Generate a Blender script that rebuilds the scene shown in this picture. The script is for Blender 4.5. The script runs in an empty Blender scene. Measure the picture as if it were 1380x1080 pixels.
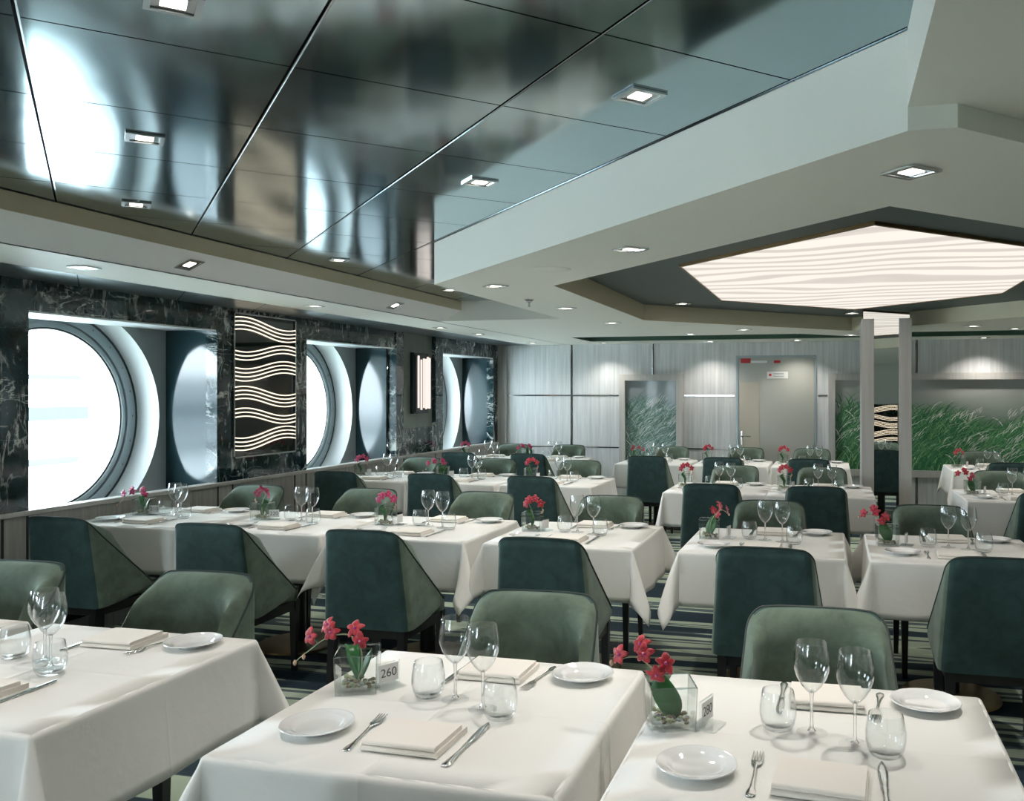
import bpy, bmesh, math, random
from math import pi, sin, cos, radians as R
from mathutils import Vector as V, Matrix
from mathutils.geometry import tessellate_polygon

random.seed(11)
SC = bpy.context.scene
COL = SC.collection
EYE = 1.55
# ------------------------------------------------------------------ materials
def newmat(name):
    m = bpy.data.materials.new(name); m.use_nodes = True
    nt = m.node_tree; nt.nodes.clear()
    out = nt.nodes.new('ShaderNodeOutputMaterial')
    return m, nt, out
def pbsdf(nt, col=(.5,.5,.5), rough=.5, metal=0, spec=.5, coat=0, coat_r=.05, sheen=0, sheen_r=.5, sheen_t=None):
    b = nt.nodes.new('ShaderNodeBsdfPrincipled')
    b.inputs['Base Color'].default_value = (*col, 1)
    b.inputs['Roughness'].default_value = rough
    b.inputs['Metallic'].default_value = metal
    b.inputs['Specular IOR Level'].default_value = spec
    b.inputs['Coat Weight'].default_value = coat
    b.inputs['Coat Roughness'].default_value = coat_r
    b.inputs['Sheen Weight'].default_value = sheen
    b.inputs['Sheen Roughness'].default_value = sheen_r
    if sheen_t: b.inputs['Sheen Tint'].default_value = (*sheen_t, 1)
    return b
def plain(name, col, rough=.5, **k):
    m, nt, out = newmat(name); b = pbsdf(nt, col, rough, **k)
    nt.links.new(b.outputs[0], out.inputs[0]); return m
def texco(nt, scale=(1,1,1), rot=(0,0,0)):
    t = nt.nodes.new('ShaderNodeTexCoord'); mp = nt.nodes.new('ShaderNodeMapping')
    mp.inputs['Scale'].default_value = scale; mp.inputs['Rotation'].default_value = rot
    nt.links.new(t.outputs['Object'], mp.inputs[0]); return mp.outputs[0]
def noise(nt, vec, scale, detail=3, rough=.5, dist=0):
    n = nt.nodes.new('ShaderNodeTexNoise')
    n.inputs['Scale'].default_value = scale; n.inputs['Detail'].default_value = detail
    n.inputs['Roughness'].default_value = rough; n.inputs['Distortion'].default_value = dist
    nt.links.new(vec, n.inputs['Vector']); return n.outputs[0]
def ramp(nt, fac, stops, interp='LINEAR'):
    r = nt.nodes.new('ShaderNodeValToRGB'); r.color_ramp.interpolation = interp
    e = r.color_ramp.elements
    while len(e) < len(stops): e.new(.5)
    for el, (p, c) in zip(e, stops):
        el.position = p; el.color = (*c, 1) if len(c) == 3 else c
    nt.links.new(fac, r.inputs[0]); return r.outputs[0]
def bump(nt, b, h, strength, dist=.01):
    n = nt.nodes.new('ShaderNodeBump'); n.inputs['Strength'].default_value = strength
    n.inputs['Distance'].default_value = dist
    nt.links.new(h, n.inputs['Height']); nt.links.new(n.outputs[0], b.inputs['Normal'])
def emis(name, col, s):
    m, nt, out = newmat(name); e = nt.nodes.new('ShaderNodeEmission')
    e.inputs[0].default_value = (*col, 1); e.inputs[1].default_value = s
    nt.links.new(e.outputs[0], out.inputs[0]); return m
def mixsh(nt, fac, a, b):
    m = nt.nodes.new('ShaderNodeMixShader')
    if isinstance(fac, float): m.inputs[0].default_value = fac
    else: nt.links.new(fac, m.inputs[0])
    nt.links.new(a, m.inputs[1]); nt.links.new(b, m.inputs[2]); return m.outputs[0]

def thin_glass(name, tint=(.97,.985,.98), ior=1.45, gain=1.0, rough=.01):
    m, nt, out = newmat(name)
    t = nt.nodes.new('ShaderNodeBsdfTransparent'); t.inputs[0].default_value = (*tint, 1)
    g = nt.nodes.new('ShaderNodeBsdfGlossy'); g.inputs['Roughness'].default_value = rough
    f = nt.nodes.new('ShaderNodeLayerWeight'); f.inputs[0].default_value = .5
    pw = nt.nodes.new('ShaderNodeMath'); pw.operation = 'POWER'; pw.inputs[1].default_value = 3.6
    nt.links.new(f.outputs['Facing'], pw.inputs[0])
    mu = nt.nodes.new('ShaderNodeMath'); mu.operation = 'MULTIPLY_ADD'; mu.use_clamp = True
    mu.inputs[1].default_value = .62*gain; mu.inputs[2].default_value = .024*gain
    nt.links.new(pw.outputs[0], mu.inputs[0])
    nt.links.new(mixsh(nt, mu.outputs[0], t.outputs[0], g.outputs[0]), out.inputs[0]); return m
def solid_glass(name):
    m, nt, out = newmat(name)
    g = nt.nodes.new('ShaderNodeBsdfGlass'); g.inputs['IOR'].default_value = 1.45
    g.inputs['Roughness'].default_value = 0
    t = nt.nodes.new('ShaderNodeBsdfTransparent')
    nt.links.new(mixsh(nt, .55, t.outputs[0], g.outputs[0]), out.inputs[0]); return m

def mk_metal():
    m, nt, out = newmat('brushed_ceiling_metal')
    b = pbsdf(nt, (.33,.43,.455), .11, metal=1)
    v = texco(nt)
    bump(nt, b, noise(nt, v, 1.5, 2), .06, .05)
    nt.links.new(b.outputs[0], out.inputs[0]); return m
def mk_marble():
    m, nt, out = newmat('dark_green_marble')
    b = pbsdf(nt, (.02,.05,.05), .06, spec=.6)
    def veins(vec, sc, det, dist, c, w0, w1):
        n = noise(nt, vec, sc, det, .58, dist)
        su = nt.nodes.new('ShaderNodeMath'); su.operation = 'SUBTRACT'; su.inputs[1].default_value = c
        ab = nt.nodes.new('ShaderNodeMath'); ab.operation = 'ABSOLUTE'
        nt.links.new(n, su.inputs[0]); nt.links.new(su.outputs[0], ab.inputs[0])
        return ramp(nt, ab.outputs[0], [(0,(1,1,1)),(w0,(.55,.55,.55)),(w1,(0,0,0))])
    def math_(op, a, c):
        q = nt.nodes.new('ShaderNodeMath'); q.operation = op; q.use_clamp = True
        nt.links.new(a, q.inputs[0]); nt.links.new(c, q.inputs[1]); return q.outputs[0]
    d1_ = texco(nt, (1,3.4,1.0), (R(32),0,0)); d2_ = texco(nt, (1,1.0,3.0), (R(24),0,0))
    msk = ramp(nt, noise(nt, texco(nt), 2.3, 3), [(.44,(0,0,0)),(.58,(1,1,1))])
    msk2 = ramp(nt, noise(nt, texco(nt, (1,1,1), (1,0,0)), 1.7, 2), [(.46,(0,0,0)),(.62,(1,1,1))])
    va = math_('MULTIPLY', veins(d1_, 1.9, 6, .7, .5, .010, .022), msk)
    vb = math_('MULTIPLY', veins(d2_, 2.6, 6, 1.2, .48, .007, .016), msk2)
    st1 = ramp(nt, noise(nt, texco(nt, (1,5,1.3), (R(30),0,0)), 3.4, 6, .66, .5), [(.60,(0,0,0)),(.67,(.8,.8,.8)),(.75,(1,1,1))])
    patch = ramp(nt, noise(nt, texco(nt, (1,1.3,1.6), (.6,0,0)), 2.4, 10, .70, .5), [(.61,(0,0,0)),(.66,(.85,.85,.85))])
    tot = math_('ADD', math_('ADD', va, vb), math_('ADD', st1, patch))
    base = ramp(nt, noise(nt, texco(nt), 8, 6, .7, .8), [(.35,(.004,.016,.019)),(.6,(.010,.034,.039)),(.85,(.04,.09,.095))])
    mx = nt.nodes.new('ShaderNodeMix'); mx.data_type = 'RGBA'
    nt.links.new(tot, mx.inputs['Factor']); nt.links.new(base, mx.inputs['A'])
    mx.inputs['B'].default_value = (.55,.58,.55,1)
    nt.links.new(mx.outputs['Result'], b.inputs['Base Color'])
    nt.links.new(b.outputs[0], out.inputs[0]); return m
def mk_wood(name, c1, c2, rough=.45, axis='z'):
    m, nt, out = newmat(name); b = pbsdf(nt, c1, rough)
    v = texco(nt, (14,14,.5))
    n = noise(nt, v, 2.2, 5, .6, .3)
    v2 = texco(nt, (70,70,1.2))
    n2 = noise(nt, v2, 3, 3, .6)
    mx = nt.nodes.new('ShaderNodeMath'); mx.operation = 'MULTIPLY_ADD'; mx.inputs[1].default_value = .45
    nt.links.new(n2, mx.inputs[0]); nt.links.new(n, mx.inputs[2])
    nt.links.new(ramp(nt, mx.outputs[0], [(.5,c2),(.95,c1)]), b.inputs['Base Color'])
    nt.links.new(b.outputs[0], out.inputs[0]); return m
def mk_velvet(name, col, tint):
    m, nt, out = newmat(name)
    b = pbsdf(nt, col, .85, spec=.2, sheen=.35, sheen_r=.4, sheen_t=tint)
    v = texco(nt)
    n = noise(nt, v, 11, 4, .6, .4)
    a = tuple(c*.72 for c in col); c2 = tuple(c*1.18 for c in col)
    nt.links.new(ramp(nt, n, [(.3,a),(.62,c2)]), b.inputs['Base Color'])
    bump(nt, b, noise(nt, v, 300, 2), .08, .002)
    nt.links.new(b.outputs[0], out.inputs[0]); return m
def mk_cloth(name, col, s=.18, creases=False):
    m, nt, out = newmat(name); b = pbsdf(nt, col, .85, spec=.2, sheen=.15)
    v = texco(nt)
    h = noise(nt, v, 7, 4, .55, .3)
    if creases:                          # ironed fold lines of the laundered cloth
        sp = nt.nodes.new('ShaderNodeSeparateXYZ'); nt.links.new(v, sp.inputs[0])
        for ax in 'XY':
            a = nt.nodes.new('ShaderNodeMath'); a.operation = 'PINGPONG'; a.inputs[1].default_value = .29
            o_ = nt.nodes.new('ShaderNodeMath'); o_.operation = 'ADD'; o_.inputs[1].default_value = .02 if ax == 'X' else .0
            nt.links.new(sp.outputs[ax], o_.inputs[0]); nt.links.new(o_.outputs[0], a.inputs[0])
            r_ = ramp(nt, a.outputs[0], [(.0,(.35,.35,.35)),(.006,(.12,.12,.12)),(.02,(0,0,0))])
            ad = nt.nodes.new('ShaderNodeMath'); ad.operation = 'ADD'
            nt.links.new(h, ad.inputs[0]); nt.links.new(r_, ad.inputs[1]); h = ad.outputs[0]
    bump(nt, b, h, s, .02)
    nt.links.new(b.outputs[0], out.inputs[0]); return m
def mk_carpet():
    m, nt, out = newmat('striped_carpet'); b = pbsdf(nt, (.3,.35,.28), .95, spec=.1)
    n = noise(nt, texco(nt, (.22,5.2,1), (0,0,R(2))), 1.0, 1, .4, .2)
    c = ramp(nt, n, [(0,(.03,.05,.065)),(.40,(.035,.055,.07)),(.455,(.085,.115,.125)),(.475,(.42,.50,.38)),(.54,(.52,.60,.45)),(.565,(.10,.13,.14)),(.62,(.12,.16,.165)),(.645,(.44,.51,.40))], 'CONSTANT')
    nt.links.new(c, b.inputs['Base Color'])
    bump(nt, b, noise(nt, texco(nt), 400, 2), .3, .004)
    nt.links.new(b.outputs[0], out.inputs[0]); return m
def mk_panel_light():
    m, nt, out = newmat('wavy_luminous_panel')
    v = texco(nt, (1,1,1), (0,0,R(3)))
    n = noise(nt, texco(nt, (.55,.9,1)), 1.0, 2, .4)
    sp = nt.nodes.new('ShaderNodeSeparateXYZ'); nt.links.new(v, sp.inputs[0])
    ma = nt.nodes.new('ShaderNodeMath'); ma.operation = 'MULTIPLY'; ma.inputs[1].default_value = 30
    nt.links.new(n, ma.inputs[0])
    sn = nt.nodes.new('ShaderNodeMath'); sn.operation = 'MULTIPLY_ADD'; sn.inputs[1].default_value = 24
    nt.links.new(sp.outputs['Y'], sn.inputs[0]); nt.links.new(ma.outputs[0], sn.inputs[2])
    s2 = nt.nodes.new('ShaderNodeMath'); s2.operation = 'SINE'; nt.links.new(sn.outputs[0], s2.inputs[0])
    c = ramp(nt, s2.outputs[0], [(.0,(1.0,.93,.84)),(.10,(1.0,.93,.84)),(.22,(.80,.74,.67)),(1,(.72,.665,.60))])
    e = nt.nodes.new('ShaderNodeEmission'); e.inputs[1].default_value = PANEL_E
    nt.links.new(c, e.inputs[0]); nt.links.new(e.outputs[0], out.inputs[0]); return m
def mk_water():
    m, nt, out = newmat('harbour_water'); b = pbsdf(nt, (.72,.78,.78), .3)
    bump(nt, b, noise(nt, texco(nt, (1,.3,1)), 1.2, 5, .6), .6, .4)
    nt.links.new(b.outputs[0], out.inputs[0]); return m

PANEL_E = .385
def mk_petal(name, c1, c2):
    m, nt, out = newmat(name); b = pbsdf(nt, c1, .45, sheen=.2)
    nt.links.new(ramp(nt, noise(nt, texco(nt), 70, 3, .6), [(.35,c1),(.65,c2)]), b.inputs['Base Color'])
    nt.links.new(b.outputs[0], out.inputs[0]); return m
SKY = 10.5
M = dict(
  metal=mk_metal(), gap=plain('dark_gap', (.01,.012,.012), .6),
  paint=plain('warm_white_paint', (.87,.86,.77), .55),
  soffit=plain('lightened_soffit_paint', (.95,.95,.94), .5),  # lighter than the ceiling paint, making up for daylight missing on the slope
  paint2=plain('olive_cream_paint', (.70,.64,.46), .6),
  recess=plain('dark_recess_paint', (.085,.115,.115), .5),
  greenslot=plain('dark_green_slot', (.06,.13,.085), .6),
  marble=mk_marble(),
  wood=mk_wood('grey_limed_wood', (.72,.725,.715), (.49,.505,.505)),
  wood2=mk_wood('grey_brown_wood', (.46,.44,.40), (.28,.275,.255)),
  frame=mk_wood('pale_greige_frame', (.56,.54,.505), (.46,.445,.42), .4),
  carpet=mk_carpet(),
  velvet=mk_velvet('dark_teal_velvet', (.037,.072,.068), (.72,.86,.86)), velvet2=mk_velvet('sage_velvet', (.112,.152,.115), (.82,.92,.90)),
  piping=plain('dark_piping', (.012,.025,.02), .6),
  legs=plain('black_stained_wood', (.012,.012,.013), .28),
  cloth=mk_cloth('cream_tablecloth', (.83,.82,.78), .22, True),
  napkin=mk_cloth('cream_napkin', (.85,.80,.73), .08),
  top=plain('table_board', (.2,.15,.1), .5),
  bronze=plain('bronze_base', (.22,.14,.06), .35, metal=.9),
  china=plain('white_china', (.84,.85,.84), .08, coat=1),
  steel=plain('polished_steel', (.78,.78,.76), .16, metal=1),
  glass=thin_glass('drinking_glass', (.985,.995,.995), 1.5, 1.9),
  vase=thin_glass('vase_glass', (.975,.99,.985), 1.5, 1.3),
  foot=thin_glass('foot_glass', (.99,.995,.995), 1.5, .7),
  rim=thin_glass('glass_edge', (.80,.88,.86), 1.5, 5),
  acryl=thin_glass('clear_acrylic', (.96,.98,.98), 1.5, 1.4),
  pane=thin_glass('window_pane', (.96,.99,.98), 1.45, 1.0),
  stem=solid_glass('stem_glass'),
  card=plain('white_card', (.75,.75,.73), .6),
  ink=plain('grey_ink', (.09,.09,.09), .6),
  petal=mk_petal('red_petal', (.30,.006,.018), (.60,.035,.05)), petal_daylit=mk_petal('daylit_petal', (.36,.012,.06), (.66,.06,.19)),
  lip=plain('magenta_lip', (.55,.06,.30), .45),
  yolk=plain('yellow_throat', (.75,.55,.12), .5),
  stalk=plain('pale_green_stem', (.30,.34,.20), .5),
  bud=plain('pale_bud', (.55,.36,.25), .5),
  leaf=plain('orchid_leaf', (.025,.12,.03), .3),
  peb=plain('brown_pebbles', (.20,.16,.10), .3),
  white=plain('white_metal_paint', (.78,.80,.80), .35),
  ringm=plain('grey_porthole_metal', (.34,.40,.42), .35, metal=.5),
  rubber=plain('dark_gasket', (.02,.03,.035), .5),
  greypan=plain('grey_lining_panel', (.30,.335,.335), .45),
  mirror=plain('mirror', (.86,.88,.87), .01, metal=1),
  dmirror=plain('tinted_mirror_reveal', (.55,.62,.65), .16, metal=1),
  reveal=plain('polished_dark_reveal', (.016,.04,.048), .09, spec=.52),
  greystrip=plain('grey_satin_strip', (.20,.24,.255), .30, metal=.7),
  chrome=plain('chrome_strip', (.5,.5,.49), .14, metal=1),
  blackglass=plain('black_glass', (.006,.008,.009), .03, spec=.7),
  led=emis('warm_led', (1,.84,.62), .70),
  rod=emis('glowing_glass_rod', (1,.85,.78), .42),
  lens=emis('lamp_lens', (1,.92,.80), 3),
  silver=plain('silver_trim', (.6,.62,.62), .25, metal=1),
  greenwall=mk_wood('grey_green_wall_panel', (.20,.235,.20), (.15,.18,.155), .4),
  door=plain('beige_door', (.46,.42,.33), .3),
  door2=plain('grey_door_face', (.42,.42,.37), .25),
  red=plain('red_sign', (.5,.01,.012), .4),
  black=plain('black_void', (.004,.004,.004), .8),
  panel=None, water=mk_water(),
  quay=plain('quay_concrete', (.4,.42,.43), .9), quay2=plain('quay_dark', (.035,.042,.05), .9),
  hull=plain('white_hull', (.8,.82,.82), .4),
)
M['panel'] = mk_panel_light()

# ------------------------------------------------------------------ mesh helpers
class MB:
    def __init__(s): s.v = []; s.f = []; s.m = []
    def add(s, vs, fs, mi=0):
        o = len(s.v); s.v += [tuple(p) for p in vs]
        for f in fs: s.f.append(tuple(i+o for i in f)); s.m.append(mi)
    def box(s, x0, x1, y0, y1, z0, z1, mi=0):
        s.add([(x0,y0,z0),(x1,y0,z0),(x1,y1,z0),(x0,y1,z0),(x0,y0,z1),(x1,y0,z1),(x1,y1,z1),(x0,y1,z1)],
              [(0,3,2,1),(4,5,6,7),(0,1,5,4),(1,2,6,5),(2,3,7,6),(3,0,4,7)], mi)
    def obox(s, mat, sx, sy, sz, mi=0):   # box centred in a matrix frame
        vs = [mat @ V((x*sx/2, y*sy/2, z*sz/2)) for z in (-1,1) for x,y in ((-1,-1),(1,-1),(1,1),(-1,1))]
        s.add(vs, [(0,3,2,1),(4,5,6,7),(0,1,5,4),(1,2,6,5),(2,3,7,6),(3,0,4,7)], mi)
    def lathe(s, prof, n=24, mi=0, c=(0,0,0)):
        rows = []
        vs = []; fs = []
        for r, z in prof:
            if r < 1e-6: rows.append([len(vs)]); vs.append((c[0], c[1], c[2]+z))
            else:
                rows.append(list(range(len(vs), len(vs)+n)))
                vs += [(c[0]+r*cos(2*pi*k/n), c[1]+r*sin(2*pi*k/n), c[2]+z) for k in range(n)]
        for a, b in zip(rows, rows[1:]):
            for k in range(n):
                k2 = (k+1) % n
                if len(a) == 1 and len(b) == 1: continue
                if len(a) == 1: fs.append((a[0], b[k2], b[k]))
                elif len(b) == 1: fs.append((a[k], a[k2], b[0]))
                else: fs.append((a[k], a[k2], b[k2], b[k]))
        s.add(vs, fs, mi)
    def tube(s, pts, r, n=8, mi=0, closed=False):
        pts = [V(p) for p in pts]; N = len(pts)
        rs = r if isinstance(r, (list, tuple)) else [r]*N
        vs = []; fs = []; up = V((0,0,1)); pn = None
        for i, p in enumerate(pts):
            a = pts[(i-1) % N] if (closed or i > 0) else p
            b = pts[(i+1) % N] if (closed or i < N-1) else p
            t = (b-a).normalized()
            if pn is None:
                ref = up if abs(t.z) < .9 else V((1,0,0))
                nrm = t.cross(ref).normalized()
            else:
                nrm = (pn - t*pn.dot(t)); nrm = nrm.normalized() if nrm.length > 1e-6 else t.orthogonal().normalized()
            pn = nrm; bn = t.cross(nrm)
            vs += [p + (nrm*cos(2*pi*k/n) + bn*sin(2*pi*k/n))*rs[i] for k in range(n)]
        for i in range(N if closed else N-1):
            j = (i+1) % N
            for k in range(n):
                k2 = (k+1) % n
                fs.append((i*n+k, i*n+k2, j*n+k2, j*n+k))
        if not closed:
            fs.append(tuple(range(n-1, -1, -1))); fs.append(tuple((N-1)*n+k for k in range(n)))
        s.add(vs, fs, mi)
    def prism(s, poly, z0, z1, mi=0):
        n = len(poly)
        s.add([(x,y,z0) for x,y in poly]+[(x,y,z1) for x,y in poly],
              [tuple(range(n-1,-1,-1)), tuple(range(n,2*n))]+[(i,(i+1)%n,n+(i+1)%n,n+i) for i in range(n)], mi)
    def grid(s, rows, mi=0, wrap=False):
        vs = [p for r in rows for p in r]; n = len(rows[0]); fs = []
        for i in range(len(rows)-1):
            for j in range(n if wrap else n-1):
                k = (j+1) % n
                fs.append((i*n+j, i*n+k, (i+1)*n+k, (i+1)*n+j))
        s.add(vs, fs, mi)
    def fill(s, outer, holes, z, mi=0, up=False):
        polys = [[V((x,y,0)) for x,y in outer]] + [[V((x,y,0)) for x,y in h] for h in holes]
        tris = tessellate_polygon(polys)
        pts = [p for q in polys for p in q]
        fs = []
        for t in tris:
            a, b, c = [pts[i] for i in t]
            ccw = (b-a).cross(c-a).z > 0
            fs.append(t if ccw == up else (t[0], t[2], t[1]))
        s.add([(p.x,p.y,z) for p in pts], fs, mi)
    def xform(s, mat, start=0):
        s.v = s.v[:start] + [tuple(mat @ V(p)) for p in s.v[start:]]
    def build(s, name, mats, parent=None, smooth=40, loc=(0,0,0), merge=0, bevel=None, solid=None, sub=0):
        me = bpy.data.meshes.new(name); me.from_pydata(s.v, [], s.f)
        mats = mats if isinstance(mats, (list, tuple)) else [mats]
        for m in mats: me.materials.append(m)
        me.polygons.foreach_set('material_index', s.m)
        if merge or True:
            bm = bmesh.new(); bm.from_mesh(me)
            if merge: bmesh.ops.remove_doubles(bm, verts=bm.verts, dist=merge)
            bmesh.ops.recalc_face_normals(bm, faces=bm.faces) if merge else None
            if bevel:
                ed = [e for e in bm.edges if len(e.link_faces) == 2 and e.calc_face_angle(0) > R(35)]
                bmesh.ops.bevel(bm, geom=ed, offset=bevel[0], segments=bevel[1], affect='EDGES', profile=.5)
            bm.to_mesh(me); bm.free()
        me.update()
        if smooth:
            me.polygons.foreach_set('use_smooth', [True]*len(me.polygons))
            me.set_sharp_from_angle(angle=R(smooth))
        o = bpy.data.objects.new(name, me); COL.objects.link(o); o.location = loc
        if parent: o.parent = parent
        if solid:
            md = o.modifiers.new('thickness', 'SOLIDIFY'); md.thickness = solid; md.offset = -1
        if sub:
            md = o.modifiers.new('sub', 'SUBSURF'); md.levels = sub; md.render_levels = sub
        return o
def tag(o, label, cat, group=None):
    o['label'] = label; o['category'] = cat
    if group: o['group'] = group
    return o
def struct(o): o['kind'] = 'structure'; return o
def empty(name, loc=(0,0,0), rz=0):
    o = bpy.data.objects.new(name, None); COL.objects.link(o); o.location = loc
    o.rotation_euler = (0,0,rz); o.empty_display_size = .1; return o
KIDS = {}
def tree(o):
    return [c for c in bpy.data.objects if c.parent == o]
def proto_tree(o):                       # remember children once so copying stays fast
    ks = tree(o); KIDS[o.name] = ks
    for k in ks: proto_tree(k)
def copy_tree(o, parent=None):
    c = o.copy(); COL.objects.link(c); KIDS[c.name] = []
    if parent: c.parent = parent
    for k in KIDS.get(o.name, []): KIDS[c.name].append(copy_tree(k, c))
    return c
class Proto:
    def __init__(s, o): s.o = o; s.used = False; proto_tree(o)
    def place(s, loc, rz, label, cat, group=None, vary=None):
        o = copy_tree(s.o) if s.used else s.o
        s.used = True
        o.location = loc; o.rotation_euler = (0,0,rz); tag(o, label, cat, group); return o

# ------------------------------------------------------------------ room constants (metres)
ZC = EYE+.672; ZB = EYE+.616; ZT = EYE+.75; ZM = EYE+.856
XW = -4.64; YB = 11.6; XF = -3.37; YE = 7.49; SILL = EYE-.70
YF = -5.0; XR = 6.0

# ------------------------------------------------------------------ floor, walls
b = MB(); b.add([(-8,YF,0),(XR,YF,0),(XR,YB+.1,0),(-8,YB+.1,0)], [(0,1,2,3)])
struct(b.build('floor', M['carpet']))
# back wall boards with open joints
b = MB()
dx0, dx1, dz = -1.25, -.22, EYE+.49
b.box(XW-1, dx0, YB, YB+.1, 0, 3); b.box(dx1, XR, YB, YB+.1, 0, 3); b.box(dx0, dx1, YB, YB+.1, dz, 3)
struct(b.build('wall_back', M['wood']))
b = MB(); b.box(XR, XR+.1, YF, YB+.1, 0, 3); struct(b.build('wall_right', M['wood']))
# wall behind the camera: white boarding, with one unseen window added to fill light from the front
b = MB(); b.box(-8, XR, YF-.1, YF, 0, .9); b.box(-8, XR, YF-.1, YF, 2.0, 3)
fw = [(-4.4,-2.9)]
xs = [-8]+[v for p in fw for v in p]+[XR]
for p, q in zip(xs[::2], xs[1::2]): b.box(p, q, YF-.1, YF, .9, 2.0)
struct(b.build('wall_front', M['paint']))
for wi, (p, q) in enumerate(fw):
    b = MB(); b.add([(p,YF-.05,.9),(q,YF-.05,.9),(q,YF-.05,2.0),(p,YF-.05,2.0)], [(0,1,2,3)])
    g_ = struct(b.build('window_%d' % (7+wi), M['pane'], smooth=0))  # added pane behind the camera, lets in frontal fill daylight
    b = MB()
    for a in ((p,p+.05,.9,2.0),(q-.05,q,.9,2.0),(p,q,.9,.95),(p,q,1.95,2.0)): b.box(a[0],a[1],YF-.07,YF-.03,a[2],a[3])
    b.build('window_frame', M['white'], g_, smooth=0)
# chrome strips and joints on the back wall
b = MB()
for x0, x1 in ((XW,-2.87),(-1.97,dx0-.03),(dx1+.03,-.07)):
    b.box(x0, x1, YB-.006, YB, 1.502, 1.522)
for x0, x1 in ((XW,-2.87),(-1.97,dx0-.03)):
    b.box(x0, x1, YB-.006, YB, .785, .8)
struct(b.build('trim_1', M['chrome']))
b = MB()
for x in (-3.56, -2.40, 1.02, 2.4): b.box(x-.008, x+.008, YB-.004, YB, 0, ZC)
struct(b.build('trim_2', M['chrome']))
b = MB()
for x in (-3.545, -2.385, 1.035): b.box(x-.005, x+.005, YB-.005, YB, 0, ZC)
struct(b.build('trim_3', M['gap']))
b = MB()
b.box(XW, XW+.13, YB-.05, YB, 0, ZC)
struct(b.build('trim_4', M['wood2']))
b = MB(); b.box(XW, dx0-.05, YB-.012, YB, 0, .1); b.box(dx1+.05, XR, YB-.012, YB, 0, .1)
struct(b.build('baseboard_back', M['wood2']))

# door in the back wall
d = MB(); d.box(dx0+.02, dx1-.02, YB-.0, YB+.05, .01, dz-.02)
door = struct(d.build('door_1', [M['door2']], bevel=(.004,1)))
e = MB(); e.box(dx0+.04, dx0+.30, YB-.004, YB, .02, dz-.35); e.build('inset_panel', M['door'], door)
e = MB()
e.box(dx0-.008, dx0+.02, YB-.012, YB+.02, 0, dz); e.box(dx1-.02, dx1+.008, YB-.012, YB+.02, 0, dz); e.box(dx0-.008, dx1+.008, YB-.006, YB+.02, dz-.02, dz+.004)
e.build('door_frame', M['ringm'], door)
e = MB(); e.box(dx0+.055, dx0+.075, YB-.012, YB, .86, 1.04); e.tube([(dx0+.065,YB-.005,.97),(dx0+.065,YB-.05,.97),(dx0+.19,YB-.05,.97)], .009, 8)
e.build('door_handle', M['steel'], door)
e = MB(); e.box(dx0+.055, dx0+.185, YB-.008, YB, EYE+.395, EYE+.455); e.build('red_plate', M['red'], door)
e = MB(); e.box(dx0+.187, dx0+.40, YB-.008, YB, EYE+.395, EYE+.425); e.build('white_plate', M['card'], door)
e = MB(); e.box(dx0+.49, dx0+.575, YB-.008, YB, EYE+.392, EYE+.428); e.build('small_red_plate', M['red'], door)
e = MB(); e.box(dx0+.40, dx0+.672, YB-.008, YB, EYE+.187, EYE+.278)
nt_ = e.build('notice_plate', M['card'], door)
e = MB()
for z in (.255,.235,.215): e.box(dx0+.48, dx0+.62, YB-.010, YB-.008, EYE+z-.004, EYE+z+.004)
e.build('notice_text', M['greypan'], nt_)
e = MB(); e.lathe([(0,0),(.018,0),(.018,.003),(0,.003)], 16, 0); e.xform(Matrix.Translation((dx0+.442,YB-.008,EYE+.236)) @ Matrix.Rotation(R(90),4,'X')); e.build('notice_symbol', M['red'], nt_)
for o in door.children: pass

# ------------------------------------------------------------------ ceilings
# metal tiles laid at 45 degrees
b = MB(); s = .5955; c45 = cos(R(45))
n1 = V((c45,c45,0)); d1 = V((-c45,c45,0)); a0 = -.160; b0 = 1.786; sb = .6015
for i in range(-9, 8):
    for j in range(-7, 12):
        lo, hi = a0+s*i+.007, a0+s*(i+1)-.005
        l2, h2 = b0+sb*j+.003, b0+sb*(j+1)-.003
        cc = n1*((lo+hi)/2)+d1*((l2+h2)/2)
        if not (-5.4 < cc.x < 1.3 and YF-.3 < cc.y < YE+.6): continue
        ps = [n1*p+d1*q for p, q in ((lo,l2),(hi,l2),(hi,h2),(lo,h2))]
        b.add([(p.x,p.y,ZM) for p in ps]+[(p.x,p.y,ZM+.03) for p in ps], [(0,3,2,1),(0,1,5,4),(1,2,6,5),(2,3,7,6),(3,0,4,7)])
struct(b.build('ceiling', M['metal'], smooth=0))
b = MB()
for i in range(-9, 8):
    p0 = n1*(a0+s*i+.0055)+d1*(-5); p1 = n1*(a0+s*i+.0055)+d1*9
    q = n1*.003
    b.add([tuple(p0-q+V((0,0,ZM))), tuple(p1-q+V((0,0,ZM))), tuple(p1+q+V((0,0,ZM))), tuple(p0+q+V((0,0,ZM)))], [(0,1,2,3)])
b.v = [(x,y,ZM+.001) for x,y,z in b.v]
struct(b.build('trim_15', M['silver'], smooth=0))
b = MB(); b.add([(-8,YF,ZM+.04),(XR,YF,ZM+.04),(XR,YB+.1,ZM+.04),(-8,YB+.1,ZM+.04)], [(0,3,2,1)]); struct(b.build('ceiling', M['gap'], smooth=0))
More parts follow.
